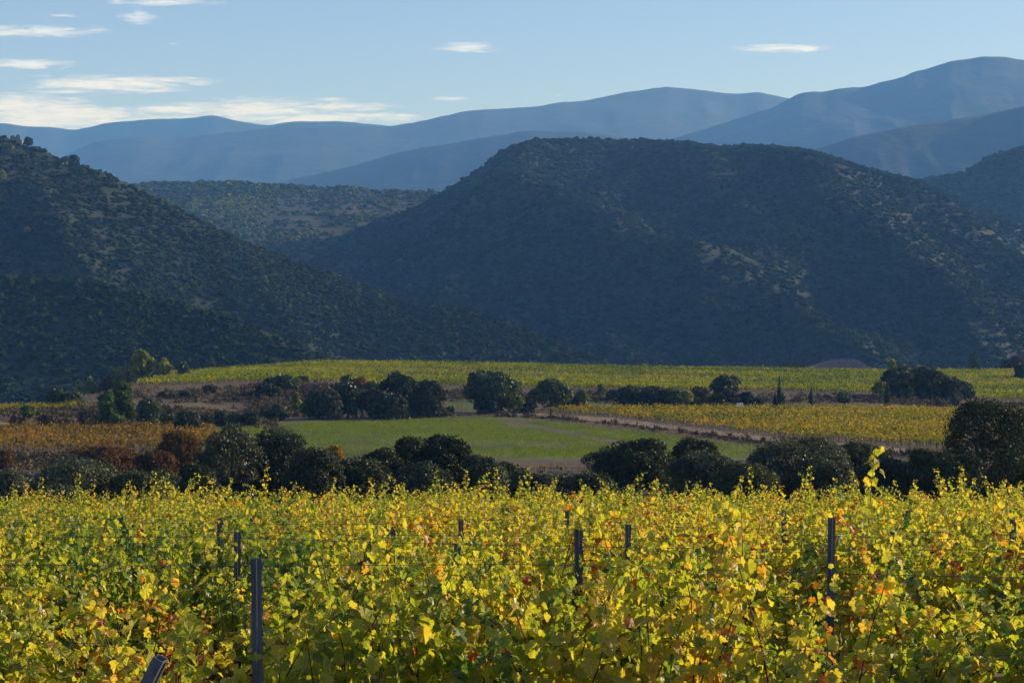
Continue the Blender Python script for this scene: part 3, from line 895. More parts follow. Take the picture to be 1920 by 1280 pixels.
T('shrub', 'shrub', 126, 783, 799, 30, 'brown', 'low brown scrub midway along the farm path', 'shrub', GB)
T('shrub', 'shrub', 164, 768, 797, 38, 'brown', 'tallest grey brown scrub, next to the pines', 'shrub', GB)
for px, tp, bs, w, lab in [(310, 734, 745, 28, 'dark scrub on the bank below the crest vines, near the sapling'), (350, 733, 747, 32, 'dark scrub halfway up the brown bank'), (395, 722, 738, 30, 'brown scrub along the bank edge under the vines')]:
    T('shrub', 'shrub', px, tp, bs, w, 'brown' if px > 390 else 'oak', lab, 'shrub', GB)
T('shrub', 'shrub', 508, 708, 722, 30, 'oak', 'dark shrub at the start of the bank-top thicket', 'shrub', GB)
T('oak_tree', 'shrub', 533, 703, 732, 52, 'green', 'green leafy shrub on the bank top under the vines', 'shrub', GB, tb=.2)
T('shrub', 'shrub', 553, 708, 727, 20, 'yellowgreen', 'bright yellow bush on the bank-top thicket', 'shrub', GB, tb=.3)
T('shrub', 'shrub', 568, 705, 718, 24, 'brown', 'brown round bush at the end of the bank-top thicket', 'shrub', GB)
T('shrub', 'shrub', 500, 720, 745, 50, 'oak', 'dark shrub filling the shaded hollow of the bank', 'shrub', GB)
T('sapling', 'poplar', 556, 737, 772, 19, 'yellowgreen', 'small yellow green sapling at the edge of the dark grove', 'sapling', GB, tb=.2)
T('shrub', 'shrub', 522, 757, 780, 26, 'grey', 'grey bush on the bank foot beside the small sapling', 'shrub', GB, tb=.3)
T('shrub', 'shrub', 510, 768, 788, 56, 'oak', 'dark low thicket between the field and the dry bank', 'shrub', GB)
T('oak_tree', 'oak', 596, 730, 785, 56, 'green', 'green oak at the outer end of the dark grove', 'tree', GB, tb=.05)
T('holm_oak', 'oak', 617, 729, 786, 46, 'grey', 'grey topped oak inside the dark grove', 'tree', GB, tb=.1)
T('oak_tree', 'oak', 653, 720, 784, 54, 'green', 'green and dark oak in front of the yellow bushes', 'tree', GB, tb=.05)
T('shrub', 'shrub', 651, 703, 728, 24, 'yellowgreen', 'pale yellow bush just behind the grove, next to ochre bush', 'shrub', GB, tb=.2)
T('shrub', 'shrub', 674, 707, 730, 25, 'amber', 'ochre round bush between yellow bushes behind the grove', 'shrub', GB, tb=.4)
T('shrub', 'shrub', 700, 714, 733, 34, 'yellowgreen', 'yellow green bush behind the grove, beside the tall holm oak', 'shrub', GB, tb=.1)
T('oak_tree', 'round', 694, 731, 784, 46, 'brown', 'thin brownish tree between the two halves of the grove', 'tree', GB, tb=.2, sparse=.6)
T('holm_oak', 'oak', 752, 698, 783, 72, 'oak', 'tallest black green holm oak of the grove', 'tree', GB, tb=.35)
T('holm_oak', 'oak', 730, 735, 787, 70, 'oak', 'low dark holm oak at the front of the grove', 'tree', GB, tb=.35)
T('holm_oak', 'oak', 805, 716, 782, 72, 'oak', 'broad holm oak with sunlit flank beside the meadow gap', 'tree', GB, tb=.55)
T('shrub', 'shrub', 800, 712, 740, 24, 'yellowgreen', 'yellowish bush peeking over the sunlit holm oak', 'shrub', GB, tb=.1)
T('shrub', 'shrub', 842, 762, 780, 18, 'oak', 'small dark bush at the edge of the meadow gap', 'shrub', GB)
# --- middle
T('oak_tree', 'round', 916, 697, 774, 104, 'green', 'big green spreading tree beside the small meadow', 'tree', GB, tb=.35)
T('holm_oak', 'oak', 916, 737, 776, 54, 'oak', 'round black green oak in front of the big green tree', 'tree', GB, tb=.3)
T('oak_tree', 'round', 962, 735, 775, 44, 'yellowgreen', 'olive leafed tree leaning out from the big green tree', 'tree', GB, tb=.05)
T('shrub', 'shrub', 987, 745, 774, 34, 'green', 'green bush filling the gap between the two tree groups', 'shrub', GB, tb=.3)
T('oak_tree', 'round', 1034, 711, 772, 76, 'green', 'olive green tree at the start of the amber vineyard', 'tree', GB, tb=.5)
T('holm_oak', 'oak', 1062, 737, 768, 44, 'oak', 'dark oak half hidden beside the olive green tree', 'tree', GB, tb=.4)
T('sapling', 'poplar', 1092, 730, 768, 30, 'green', 'light green young tree at the end of the tree group', 'sapling', GB, tb=.9)
T('shrub', 'shrub', 1128, 720, 737, 18, 'yellowgreen', 'small yellow green bush on the bank above the grass strip', 'shrub', GB, tb=.2)
T('shrub', 'shrub', 1152, 731, 752, 36, 'oak', 'low dark bush on the bank above the grass strip', 'shrub', GB)
T('holm_oak', 'oak', 1183, 725, 766, 62, 'oak', 'dark round oak behind the middle of the amber vines', 'tree', GB, tb=.6)
T('holm_oak', 'oak', 1228, 724, 766, 54, 'grey', 'grey green oak behind the amber vines', 'tree', GB, tb=.1)
T('oak_tree', 'oak', 1263, 728, 766, 48, 'yellowgreen', 'olive tree between the grey oak and the yellow bush', 'tree', GB, tb=.0)
T('shrub', 'shrub', 1288, 732, 766, 22, 'yellowgreen', 'bright golden bush behind the amber vines', 'shrub', GB, tb=.75)
T('shrub', 'shrub', 1310, 726, 762, 44, 'brown', 'brownish bush beside the bright golden bush', 'shrub', GB, tb=.3)
T('shrub', 'shrub', 1308, 746, 768, 24, 'green', 'small green bush in front of the brownish bush', 'shrub', GB, tb=.4)
T('shrub', 'shrub', 1330, 743, 768, 22, 'yellowgreen', 'small olive bush at the foot of the square grey oak', 'shrub', GB, tb=.05)
T('holm_oak', 'oak', 1361, 704, 760, 54, 'grey', 'square crowned grey oak standing above the amber vines', 'tree', GB, tb=.1)
T('shrub', 'shrub', 1347, 739, 768, 32, 'oak', 'rounded dark bush in front of the square grey oak', 'shrub', GB, tb=.5)
T('shrub', 'shrub', 1399, 735, 760, 30, 'oak', 'dark bush beside the square grey oak', 'shrub', GB, tb=.4)
T('shrub', 'shrub', 1420, 745, 762, 20, 'oak', 'little dark bush between oak and cypress trio', 'shrub', GB, tb=.5)
# --- right terrace
T('cypress_tree', 'cypress', 1461, 705, 768, 8, 'green', 'tall middle cypress of the group of three', 'tree', GC, tb=.1)
T('cypress_tree', 'cypress', 1453, 734, 768, 5, 'oak', 'shorter outer cypress of the trio, on its darker side', 'tree', GC, tb=.3)
T('cypress_tree', 'cypress', 1468, 734, 768, 5, 'oak', 'thin short cypress of the trio, on its sunny side', 'tree', GC, tb=.6)
T('cypress_tree', 'cypress', 1521, 726, 766, 9, 'green', 'solitary cypress on the dry grass terrace', 'tree', GC, tb=.1)
T('cypress_tree', 'cypress', 1664, 708, 771, 10, 'green', 'cypress in front of the large dark oak clump', 'tree', GC, tb=.1)
T('olive_tree', 'round', 1583, 735, 760, 28, 'grey', 'small round grey olive tree on the terrace', 'tree', GB, tb=.5)
T('sapling', 'round', 1651, 716, 752, 28, 'yellowgreen', 'thin yellowish tree behind the cypress by the oak clump', 'sapling', GB, tb=.15, sparse=.28)
T('holm_oak', 'oak', 1682, 687, 746, 62, 'oak', 'tall end oak of the large dark oak clump', 'tree', GB, tb=.6)
T('holm_oak', 'oak', 1733, 688, 748, 76, 'oak', 'central broad oak of the large dark oak clump', 'tree', GB, tb=.55)
T('holm_oak', 'oak', 1775, 706, 750, 60, 'oak', 'lower oak sloping down from the large dark clump', 'tree', GB, tb=.5)
T('holm_oak', 'oak', 1807, 715, 749, 42, 'oak', 'smallest end oak of the large dark oak clump', 'tree', GB, tb=.65)
T('poplar_tree', 'poplar', 1673, 674, 700, 19, 'yellowgreen', 'bright yellow green tree peeking over the oak clump', 'tree', GB, D=560, tb=.6)
T('shrub', 'shrub', 1791, 741, 760, 20, 'grey', 'round grey bush on the dry path below the oak clump', 'shrub', GB, tb=.4)
T('shrub', 'shrub', 1759, 747, 760, 10, 'grey', 'tiny grey bush on the dry path below the oak clump', 'shrub', GB, tb=.5)
T('fir_tree', 'conifer', 1828, 659, 690, 25, 'pine', 'dark conifer with tiered branches on the crest', 'tree', GB, D=700, tb=.2)
T('shrub', 'shrub', 1884, 676, 690, 18, 'oak', 'small dark shrub on the crest beside the conifer', 'shrub', GB, D=720, tb=.5)
T('oak_tree', 'round', 1905, 667, 690, 30, 'brown', 'brownish rounded tree on the crest near the conifer', 'tree', GB, D=720, tb=.3)
T('holm_oak', 'oak', 1915, 683, 700, 26, 'oak', 'dark bush at the end of the orange crest strip', 'tree', GB, D=640, tb=.5)
# --- dark trees in the hollow below the near vineyard
T('olive_tree', 'oak', 12, 886, 0, 100, 'grey', 'grey green bush cut by the frame, beside the wide olive bush', 'tree', GF, D=112, tb=.2)
T('olive_tree', 'oak', 140, 862, 0, 196, 'grey', 'wide grey green bush in front of the rust coloured shrubs', 'tree', GF, D=118, tb=.42)
T('holm_oak', 'oak', 255, 885, 0, 124, 'oak', 'low dark bush joining the wide grey bush and tall twin oaks', 'tree', GF, D=116, tb=.7)
T('shrub', 'shrub', 192, 836, 0, 112, 'rust', 'broad rust brown shrub below the orange vineyard', 'shrub', GF, D=235, tb=.45)
T('shrub', 'shrub', 293, 846, 0, 78, 'rust', 'darker rust shrub beside the golden brown bush', 'shrub', GF, D=225, tb=.3)
T('shrub', 'shrub', 333, 808, 0, 86, 'amber', 'golden brown bush rising behind the tall grey oaks', 'shrub', GF, D=240, tb=.2)
T('shrub', 'shrub', 8, 845, 0, 40, 'rust', 'small rust shrub at the frame edge under the orange vineyard', 'shrub', GF, D=245, tb=.3)
T('holm_oak', 'oak', 434, 799, 0, 164, 'grey', 'tallest grey dark oak of the hollow, before the green field', 'tree', GF, D=132, tb=.15)
T('holm_oak', 'oak', 520, 807, 0, 130, 'grey', 'tall spiky topped oak joined to the tallest grey oak', 'tree', GF, D=134, tb=.18)
T('holm_oak', 'oak', 585, 843, 0, 130, 'grey', 'lower shoulder oak sloping down toward the orange bush', 'tree', GF, D=130, tb=.12)
T('shrub', 'shrub', 370, 872, 0, 90, 'oak', 'dark bush at the foot of the tallest grey oak', 'shrub', GF, D=122, tb=.6)
T('shrub', 'shrub', 626, 836, 0, 46, 'amber', 'orange leaved bush between dark oaks at the field edge', 'shrub', GF, D=200, tb=.75)
T('holm_oak', 'oak', 672, 862, 0, 124, 'oak', 'dark oak below the orange leaved bush', 'tree', GF, D=132, tb=.65)
T('holm_oak', 'oak', 716, 842, 0, 112, 'oak', 'black green oak in front of the field, joined to round oaks', 'tree', GF, D=142, tb=.5)
T('holm_oak', 'oak', 770, 822, 0, 92, 'oak', 'rounded oak with narrow head before the green field', 'tree', GF, D=146, tb=.5)
T('holm_oak', 'oak', 835, 819, 0, 118, 'oak', 'dense black oak with pointed dome before the green field', 'tree', GF, D=140, tb=.3)
T('holm_oak', 'oak', 780, 868, 0, 140, 'grey', 'grey green bush at the feet of the pointed black oak', 'tree', GF, D=124, tb=.05)
T('olive_tree', 'oak', 902, 855, 0, 116, 'grey', 'grey olive bush beside the pointed black oak', 'tree', GF, D=128, tb=.3)
T('holm_oak', 'oak', 950, 866, 0, 92, 'oak', 'dark bush with twin tops below the bare field margin', 'tree', GF, D=136, tb=.8)
T('shrub', 'shrub', 985, 888, 0, 104, 'grey', 'small grey bush in the gap of the tree belt', 'shrub', GF, D=120, tb=.1)
T('shrub', 'shrub', 1030, 893, 0, 120, 'oak', 'low dark brush closing the gap of the tree belt', 'shrub', GF, D=135, tb=.5)
T('olive_tree', 'oak', 1112, 886, 0, 110, 'grey', 'grey bush in front of the flat topped oak', 'tree', GF, D=115, tb=.15)
T('holm_oak', 'wide', 1182, 823, 0, 166, 'oak', 'wide flat topped oak at the corner of the green field', 'tree', GF, D=152, tb=.5)
T('holm_oak', 'oak', 1298, 822, 0, 104, 'oak', 'dark knobbly oak beside the flat topped oak', 'tree', GF, D=156, tb=.6)
T('olive_tree', 'oak', 1310, 850, 0, 124, 'grey', 'grey topped oak in front of the dark knobbly oak', 'tree', GF, D=130, tb=.25)
T('holm_oak', 'oak', 1392, 868, 0, 140, 'oak', 'low dark oak under the dome shaped grey oak', 'tree', GF, D=126, tb=.8)
T('olive_tree', 'wide', 1484, 819, 0, 196, 'grey', 'large dome shaped grey oak below the amber vineyard', 'tree', GF, D=136, tb=.25)
T('olive_tree', 'oak', 1560, 866, 0, 110, 'grey', 'sloping grey flank bush of the dome shaped oak', 'tree', GF, D=126, tb=.25)
T('holm_oak', 'oak', 1614, 830, 0, 112, 'oak', 'dark oak behind the tall vine shoot', 'tree', GF, D=168, tb=.8)
T('olive_tree', 'oak', 1672, 858, 0, 124, 'grey', 'grey green bush between the tall vine shoot and biggest oak', 'tree', GF, D=134, tb=.2)
T('holm_oak', 'oak', 1735, 842, 0, 104, 'oak', 'dark bush leaning on the biggest round oak', 'tree', GF, D=140, tb=.75)
T('holm_oak', 'oak', 1852, 752, 0, 208, 'oak', 'biggest round black oak of the whole hollow', 'tree', GF, D=134, tb=.5)
T('holm_oak', 'oak', 1925, 780, 0, 120, 'oak', 'black oak cut by the frame beside the biggest oak', 'tree', GF, D=142, tb=.55)
T('holm_oak', 'oak', 1790, 850, 0, 120, 'oak', 'lower bush at the foot of the biggest oak', 'tree', GF, D=128, tb=.55)

# trees on the ruin's hilltop
for px, tt, w, m, lab in [(52, 1.0, 7.5, 'oak', 'single dark tree beside the ruined tower'), (16, .93, 10, 'green', 'light green tree below the ruined tower'), (138, .985, 9, 'oak', 'dark round tree on the skyline below the ruin'), (122, .97, 8, 'green', 'greenish tree beside the dark skyline tree'), (3, .80, 8, 'yellowgreen', 'pale green tree on hillside at the frame edge'), (50, .62, 5, 'amber', 'lone amber tree among the dark hillside scrub')]:
    x, d, z = HL.pos(np.array([float(px)]), np.array([tt]))
    rg = np.random.default_rng(px + 3)
    t = link('hillside_tree', None, None, (x[0], d[0], z[0] - .3)); tag(t, lab, 'tree', 'single trees on the ruin hill')
    hh = w * .95
    L = lobes_for('oak', w, hh, rg)
    link('crown', crown_mesh(L, 700, 1.3, MT[m], rg, .35), t)
    link('trunk', trunk_mesh(L, w, hh, rg), t)

# ------------------------------------------------------------------ undergrowth, dry grass, far vineyards
rg = np.random.default_rng(77)


def leafy_mass(name, P, size, hgt, ncard, leaf, tint, m, rg, label, cat):
    n = len(P)
    d = rg.normal(size=(n, ncard, 3)); d /= np.linalg.norm(d, axis=2)[..., None]
    d[..., 2] = np.abs(d[..., 2])
    r = rg.uniform(.45, 1.05, (n, ncard, 1))
    S = np.stack([size, size, hgt], -1)[:, None, :]
    Q = P[:, None, :] + d * r * S
    nn = (d + rg.normal(0, .7, d.shape)).reshape(-1, 3)
    V, q = cards(Q.reshape(-1, 3), nn, (leaf * rg.uniform(.6, 1.4, (n, ncard))).ravel(), rg, .8)
    tt = np.clip(np.repeat(tint, ncard) + rg.normal(0, .16, n * ncard), 0, 1)
    return tag(link(name, mesh(name, V, [q], m, False, np.repeat(tt, 4))), label, cat, kind='stuff')


# dark brush on the hollow floor
n = 1500
D = rg.uniform(66, 232, n); px = rg.uniform(-120, 2040, n)
x = (px - CX) / F * D
leafy_mass('undergrowth', np.stack([x, D, ground_z(x, D)], -1), rg.uniform(.6, 1.5, n), rg.uniform(.7, 2.0, n), 55, .22, rg.uniform(.1, .8, n), MT['oak'], rg, 'dark brush on the floor of the hollow', 'undergrowth')
# brush on the terrace banks: band just under the upper vineyard and along the ditch below the amber vines
P = []
for _ in range(900):
    px = rg.uniform(430, 1930)
    d0 = np.interp(px, [430, 600, 780, 960, 1180, 1400, 1600, 1780, 1930], [455, 462, 474, 478, 482, 486, 490, 478, 470])
    d = d0 + rg.normal(0, 6); x = (px - CX) / F * d
    P.append((x, d, 0))
for _ in range(700):
    px = rg.uniform(-30, 520); d = rg.normal(388, 14) if px > 60 else rg.normal(395, 10); x = (px - CX) / F * d
    P.append((x, d, 0))
for _ in range(170):
    px = rg.uniform(930, 1760)
    dd = hit(px, np.interp(px, [930, 1000, 1150, 1300, 1450, 1600, 1760], [780, 781, 796, 816, 834, 847, 857])) or 300
    d = dd + rg.normal(0, 1.4); x = (px - CX) / F * d
    P.append((x, d, 0))
for _ in range(500):
    px = rg.uniform(-40, 420); d = rg.uniform(244, 270); x = (px - CX) / F * d
    P.append((x, d, 0))
for _ in range(900):
    px = rg.uniform(470, 640); d = hit(px, rg.uniform(722, 782)) or 440
    P.append(((px - CX) / F * d, d, 0))
for _ in range(170):
    px = rg.uniform(250, 480); d = hit(px, rg.choice([735, 742, 752, 772]) + rg.normal(0, 3)) or 440
    P.append(((px - CX) / F * d, d, 0))
P = np.array(P); P[:, 2] = ground_z(P[:, 0], P[:, 1])
n = len(P)
leafy_mass('bank_scrub', P, rg.uniform(.4, 1.5, n), rg.uniform(.3, 1.3, n), 26, .42, rg.uniform(0, .9, n), MT['brown'], rg, 'low brown scrub along the terrace banks and ditches', 'scrub')
# dry grass
n = 26000
D = rg.uniform(240, 560, n); px = rg.uniform(-60, 1980, n); x = (px - CX) / F * D
py = CY - F * (ground_z(x, D, False) - CAMZ) / D
infield = (px > 380) & (px < 1420) & (py > 783) & (py < 872) & (py > np.interp(px, [960, 1180, 1420], [783, 812, 845]))
P = np.stack([x, D, ground_z(x, D)], -1)[~infield]
n = len(P)
bl = 5
a = rg.uniform(0, 6.28, (n, bl)); ln = rg.uniform(.2, .6, (n, bl)); off = rg.normal(0, .22, (n, bl, 2))
B = np.concatenate([P[:, None, :2] + off, np.repeat(P[:, None, 2:], bl, 1)], -1)
wv = np.stack([np.cos(a), np.sin(a), 0 * a], -1) * .055
tip = B + np.stack([rg.normal(0, .14, (n, bl)), rg.normal(0, .14, (n, bl)), ln], -1)
V = np.stack([B - wv, B + wv, tip], 2).reshape(-1, 3)
tag(link('dry_grass', mesh('dry_grass', V, [np.arange(n * bl * 3).reshape(-1, 3)], MT['tuft'], False, np.repeat(rg.beta(2, 2, n * bl), 3))), 'tan dry grass on the banks and terraces', 'grass', kind='stuff')


n = 60000
px = rg.uniform(330, 1420, n); D = rg.uniform(246, 402, n); x = (px - CX) / F * D
py = CY - F * (ground_z(x, D, False) - CAMZ) / D
k = (py < 857 + rg.normal(0, 5, n)) & (py > np.interp(px, [330, 360, 560, 830, 960, 1180, 1420], [808, 808, 792, 785, 783, 808, 838])) & (px > np.interp(py, [800, 860], [370, 430]))
k &= rg.uniform(size=n) < np.clip(1.1 - 1.5 * field_tint(0, 0, x, D), .05, 1)
x, D = x[k], D[k]; n = len(x); bl = 3
B = np.stack([x, D, ground_z(x, D) + .05], -1)[:, None, :] + np.concatenate([rg.normal(0, .25, (n, bl, 2)), np.zeros((n, bl, 1))], -1)
a = rg.uniform(0, 6.28, (n, bl)); wv = np.stack([np.cos(a), np.sin(a), 0 * a], -1) * .06
tip = B + np.stack([rg.normal(0, .08, (n, bl)), rg.normal(0, .08, (n, bl)), rg.uniform(.10, .22, (n, bl))], -1)
V = np.stack([B - wv, B + wv, tip], 2).reshape(-1, 3)
MT['sprout'] = leaf_material('sprout_blade', [(0, (.07, .105, .007)), (.5, (.155, .205, .016)), (1, (.27, .28, .034))], transl=.5, gloss=0)
tag(link('field_grass', mesh('field_grass', V, [np.arange(n * bl * 3).reshape(-1, 3)], MT['sprout'], False, np.repeat(rg.beta(2, 2, n * bl), 3))), 'young green shoots growing over the middle field', 'grass', kind='stuff')


def far_vineyard(near, far, m, label, spacing=2.5, step=1.1, h=1.35, ncard=11, leaf=.34, tb=.5, seed=1, soil='vineyard_soil', yaw=0.0, gap=.06):
    """rows of vines between two boundary lines given as (photo x, photo y of the soil)"""
    rg = np.random.default_rng(seed)
    patch(soil, near, far, MT['soil'], .05, 40, 120, None, 'bare soil between the rows of ' + label.split(' of ')[-1])
    near = np.array(near, float); far = np.array(far, float)
    dn = np.array([hit(a, b) or 720 for a, b in near]); df = np.array([hit(a, b) or 720 for a, b in far])
    xs0 = min(((near[:, 0] - CX) / F * dn).min(), ((far[:, 0] - CX) / F * df).min()); xs1 = max(((near[:, 0] - CX) / F * dn).max(), ((far[:, 0] - CX) / F * df).max())
    y0, y1 = dn.min(), df.max()
    X, Y = np.meshgrid(np.arange(xs0, xs1, step), np.arange(y0, y1, spacing))
    Y = Y + X * math.tan(yaw)
    X = X + rg.normal(0, .16, X.shape); Y = Y + rg.normal(0, .07, X.shape)
    X, Y = X.ravel(), Y.ravel()
    px = CX + F * X / Y
    lo = np.interp(px, near[:, 0], dn); hi = np.interp(px, far[:, 0], df)
    # side edges of the block
    k = (Y > lo) & (Y < hi) & (px > max(near[:, 0].min(), far[:, 0].min()) - 2) & (px < min(near[:, 0].max(), far[:, 0].max()) + 2) & (rg.uniform(size=len(X)) > gap)
    X, Y = X[k], Y[k]
    Z = ground_z(X, Y)
    n = len(X)
    d = rg.normal(size=(n, ncard, 3)) * np.array([.34, .2, .27]) * (h / 1.35) + np.array([0, 0, .95 * h / 1.35])
    hv = rg.uniform(.85, 1.2, (n, 1, 1))
    Q = np.stack([X, Y, Z], -1)[:, None, :] + d * hv
    nn = rg.normal(size=(n * ncard, 3)) + np.array([0, -.2, .3])
    V, q = cards(Q.reshape(-1, 3), nn, (leaf * rg.uniform(.6, 1.4, (n, ncard))).ravel(), rg, .85)
    tv = tb + (fbm(X * .05, Y * .05, 3, seed) - .5) * .7 + (fbm(X * .006, Y * .16, 3, seed + 3) - .5) * 1.1 + rg.normal(0, .17, n)
    tt = np.clip(np.repeat(tv, ncard) + rg.normal(0, .14, n * ncard), 0, 1)
    # trunks
    tr = np.stack([X, Y, Z], -1)
    w = .05
    TV = np.stack([tr + (-w, 0, -.1), tr + (w, 0, -.1), tr + (w * .7, 0.02, .8), tr + (-w * .7, .02, .8)], 1).reshape(-1, 3)
    VV = np.concatenate([V, TV]); QQ = np.concatenate([q, np.arange(n * 4).reshape(-1, 4) + len(V)])
    mi = np.concatenate([np.zeros(len(q), int), np.ones(n, int)])
    o = link('vineyard', mesh('vineyard', VV, [QQ], [m, MT['cane']], False, np.concatenate([np.repeat(tt, 4), np.full(n * 4, .5)]), mi))
    return tag(o, label, 'vineyard', kind='stuff')


far_vineyard([(262, 722), (330, 722), (450, 717), (600, 717), (780, 724), (960, 728), (1180, 730), (1400, 733), (1600, 737), (1690, 738), (1780, 748), (1930, 751), (1990, 752)],
             [(262, 716), (330, 703), (450, 694), (600, 682), (780, 683), (960, 686), (1180, 691.5), (1400, 693), (1600, 696.5), (1690, 697), (1780, 697.5), (1930, 697), (1990, 697)],
             MT['farvine_y'], 'green and yellow rows of the large crest vineyard', seed=3, tb=.42)
far_vineyard([(1000, 774), (1150, 782), (1300, 800), (1450, 819), (1600, 832), (1740, 841), (1800, 843)], [(1040, 770), (1150, 768.5), (1300, 768.5), (1450, 769), (1600, 770), (1740, 772), (1800, 773)], MT['farvine_g'], 'amber and gold rows of the middle terrace vineyard', seed=4, tb=.55)
far_vineyard([(-30, 851), (100, 851), (200, 851), (300, 848), (400, 838)], [(-30, 804), (100, 804), (200, 805), (300, 806), (400, 808)], MT['farvine_o'], 'orange autumn rows of the vineyard below the pines', seed=5, tb=.42)
far_vineyard([(-30, 772.5), (60, 772), (150, 768)], [(-30, 768), (60, 766), (150, 760)], MT['farvine_g'], 'small amber rows of the vine strip under the dark hillside', seed=6, tb=.5, step=.9)

# orange strip on the crest
rgc = np.random.default_rng(8)
n = 900
D = rgc.uniform(700, 732, n); px = rgc.uniform(1795, 1960, n); x = (px - CX) / F * D
leafy_mass('amber_vines', np.stack([x, D, ground_z(x, D) + .4], -1), np.full(n, .5), np.full(n, 1.1), 10, .4, rgc.uniform(.3, .9, n), MT['farvine_o'], rgc, 'orange strip of vines on the crest near the conifer', 'vineyard')

# ------------------------------------------------------------------ farm buildings behind the crest
def barn(name, px, D, wid, dep, zeave, zridge, hipl, hipr, label):
    x = (px - CX) / F * D
    gz = float(ground_z(x, D))
    t = link(name, None, None, (x, D, gz)); tag(t, label, 'building')
    he, hr = zeave - gz, zridge - gz
    b = Bag(); b.box((-wid / 2 + .5, -dep / 2 + .5, -.5), (wid / 2 - .5, dep / 2 - .5, he - .02))
    link('wall', b.build('wall', MT['plaster']), t)
    b = Bag()
    w2, d2 = wid / 2, dep / 2
    V = np.array([(-w2, -d2, he), (w2, -d2, he), (w2, d2, he), (-w2, d2, he), (-w2 + hipl, 0, hr), (w2 - hipr, 0, hr),
                  (-w2, -d2, he - .2), (w2, -d2, he - .2), (w2, d2, he - .2), (-w2, d2, he - .2)])
    b.add(V, [[0, 1, 5, 4], [2, 3, 4, 5], [0, 6, 7, 1], [1, 7, 8, 2], [2, 8, 9, 3], [3, 9, 6, 0], [9, 8, 7, 6]])
    b.add(V, [[1, 2, 5], [3, 0, 4]])
    # tile courses as low ribs down the near and far slopes
    for i in range(int(wid / .6)):
        xx = -w2 + .3 + i * .6
        f0 = min(1, max(0, (xx + w2) / max(hipl, .01)), max(0, (w2 - xx) / max(hipr, .01)))
        for sgn in (-1, 1):
            a = np.array([xx, sgn * d2, he + .03]); e = np.array([xx, sgn * d2 * (1 - f0), he + (hr - he) * f0 + .03])
            b.add(*tube([a, (a + e) / 2, e], [.07] * 3, 4))
    link('roof', b.build('roof', MT['tile']), t)
    b = Bag(); b.box((-1.2, -dep / 2 + .44, 0), (1.2, -dep / 2 + .497, min(2.6, he * .8))); link('door', b.build('door', MT['wood']), t)
    for s in (-1, 1):
        b = Bag(); b.box((s * wid * .28 - .5, -dep / 2 + .44, he * .4), (s * wid * .28 + .5, -dep / 2 + .497, he * .75)); link('window', b.build('window', MT['glass']), t)
    return t


barn('farmhouse', 1570, 730, 23.5, 15, zy(690.5, 730), zy(673, 730), 10.5, 5.2, 'long barn with pinkish tiled hip roof behind the crest vines')
t = link('shed', None, None, ((1502 - CX) / F * 712, 712, float(ground_z((1502 - CX) / F * 712, 712))))
tag(t, 'small dark gabled shed roof beside the long barn', 'building')
gz = t.location.z; he, hr = zy(688.5, 712) - gz, zy(681, 712) - gz
b = Bag(); b.box((-1.7, -2, -.3), (1.7, 2, he)); link('wall', b.build('wall', MT['wood']), t)
b = Bag()
V = np.array([(-2.3, -2.4, he - .05), (0, -2.4, hr), (2.3, -2.4, he - .05), (-2.3, 2.4, he - .05), (0, 2.4, hr), (2.3, 2.4, he - .05), (-2.3, -2.4, he - .25), (0, -2.4, hr - .22), (2.3, -2.4, he - .25), (-2.3, 2.4, he - .25), (0, 2.4, hr - .22), (2.3, 2.4, he - .25)])
b.add(V, [[0, 1, 4, 3], [1, 2, 5, 4], [6, 9, 10, 7], [7, 10, 11, 8], [0, 6, 7, 1], [1, 7, 8, 2], [3, 4, 10, 9], [4, 5, 11, 10], [0, 3, 9, 6], [2, 8, 11, 5]])
b.add(np.array([(-2.0, -2.05, he - .05), (2.0, -2.05, he - .05), (0, -2.05, hr - .25)]), [[0, 1, 2]])
link('roof', b.build('roof', MT['wood']), t)

# white car half hidden behind the amber vines
dC = 440.5
xC = (1387 - CX) / F * dC
t = link('parked_car', None, None, (xC, dC, float(ground_z(xC, dC)) + .02)); tag(t, 'white car behind the amber vines, only its roof showing', 'car')
t.rotation_euler = (0, 0, R(86))
b = Bag()
sec = np.array([(-2.1, .42), (-2.12, .72), (-1.95, .86), (-1.35, .92), (-.75, 1.42), (.85, 1.44), (1.75, .98), (2.05, .9), (2.1, .42)])
for s, (yw, yi) in enumerate([(-.84, -.66)]):
    A = np.array([(p[0], -(.84 if p[1] < .95 else .62), p[1]) for p in sec]); Bv = A * (1, -1, 1)
    V = np.concatenate([A, Bv]); k = len(sec)
    b.add(V, [[i, i + 1, k + i + 1, k + i] for i in range(k - 1)])
    b.add(V, [[0, 1, 2, 3], [k + 3, k + 2, k + 1, k]]); b.add(V, [[3, 4, 5, 6], [k + 6, k + 5, k + 4, k + 3]]); b.add(V, [[0, 3, 6, 8], [k + 8, k + 6, k + 3, k]]); b.add(V, [[6, 7, 8], [k + 8, k + 7, k + 6]])
link('body', b.build('body', MT['white']), t)
for s in (-1, 1):
    b = Bag(); yv = .80 * s
    b.add(np.array([(-1.1, yv * .98, .97), (1.45, yv * .98, .97), (.78, .66 * s, 1.37), (-.68, .66 * s, 1.37)]) + (0, .012 * s, 0), [[0, 1, 2, 3]])
    link('window', b.build('window', MT['glass']), t)
    for xx in (-1.3, 1.3):
        b = Bag(); b.add(*tube([(xx, .70 * s, .31), (xx, .78 * s, .31), (xx, .87 * s, .31)], [.31, .32, .29], 16))
        a = np.arange(16) / 16 * 6.2832
        b.add(np.stack([xx + .29 * np.cos(a), np.full(16, .868 * s), .31 + .29 * np.sin(a)], -1), [list(range(16))])
        link('wheel', b.build('wheel', MT['rubber']), t)

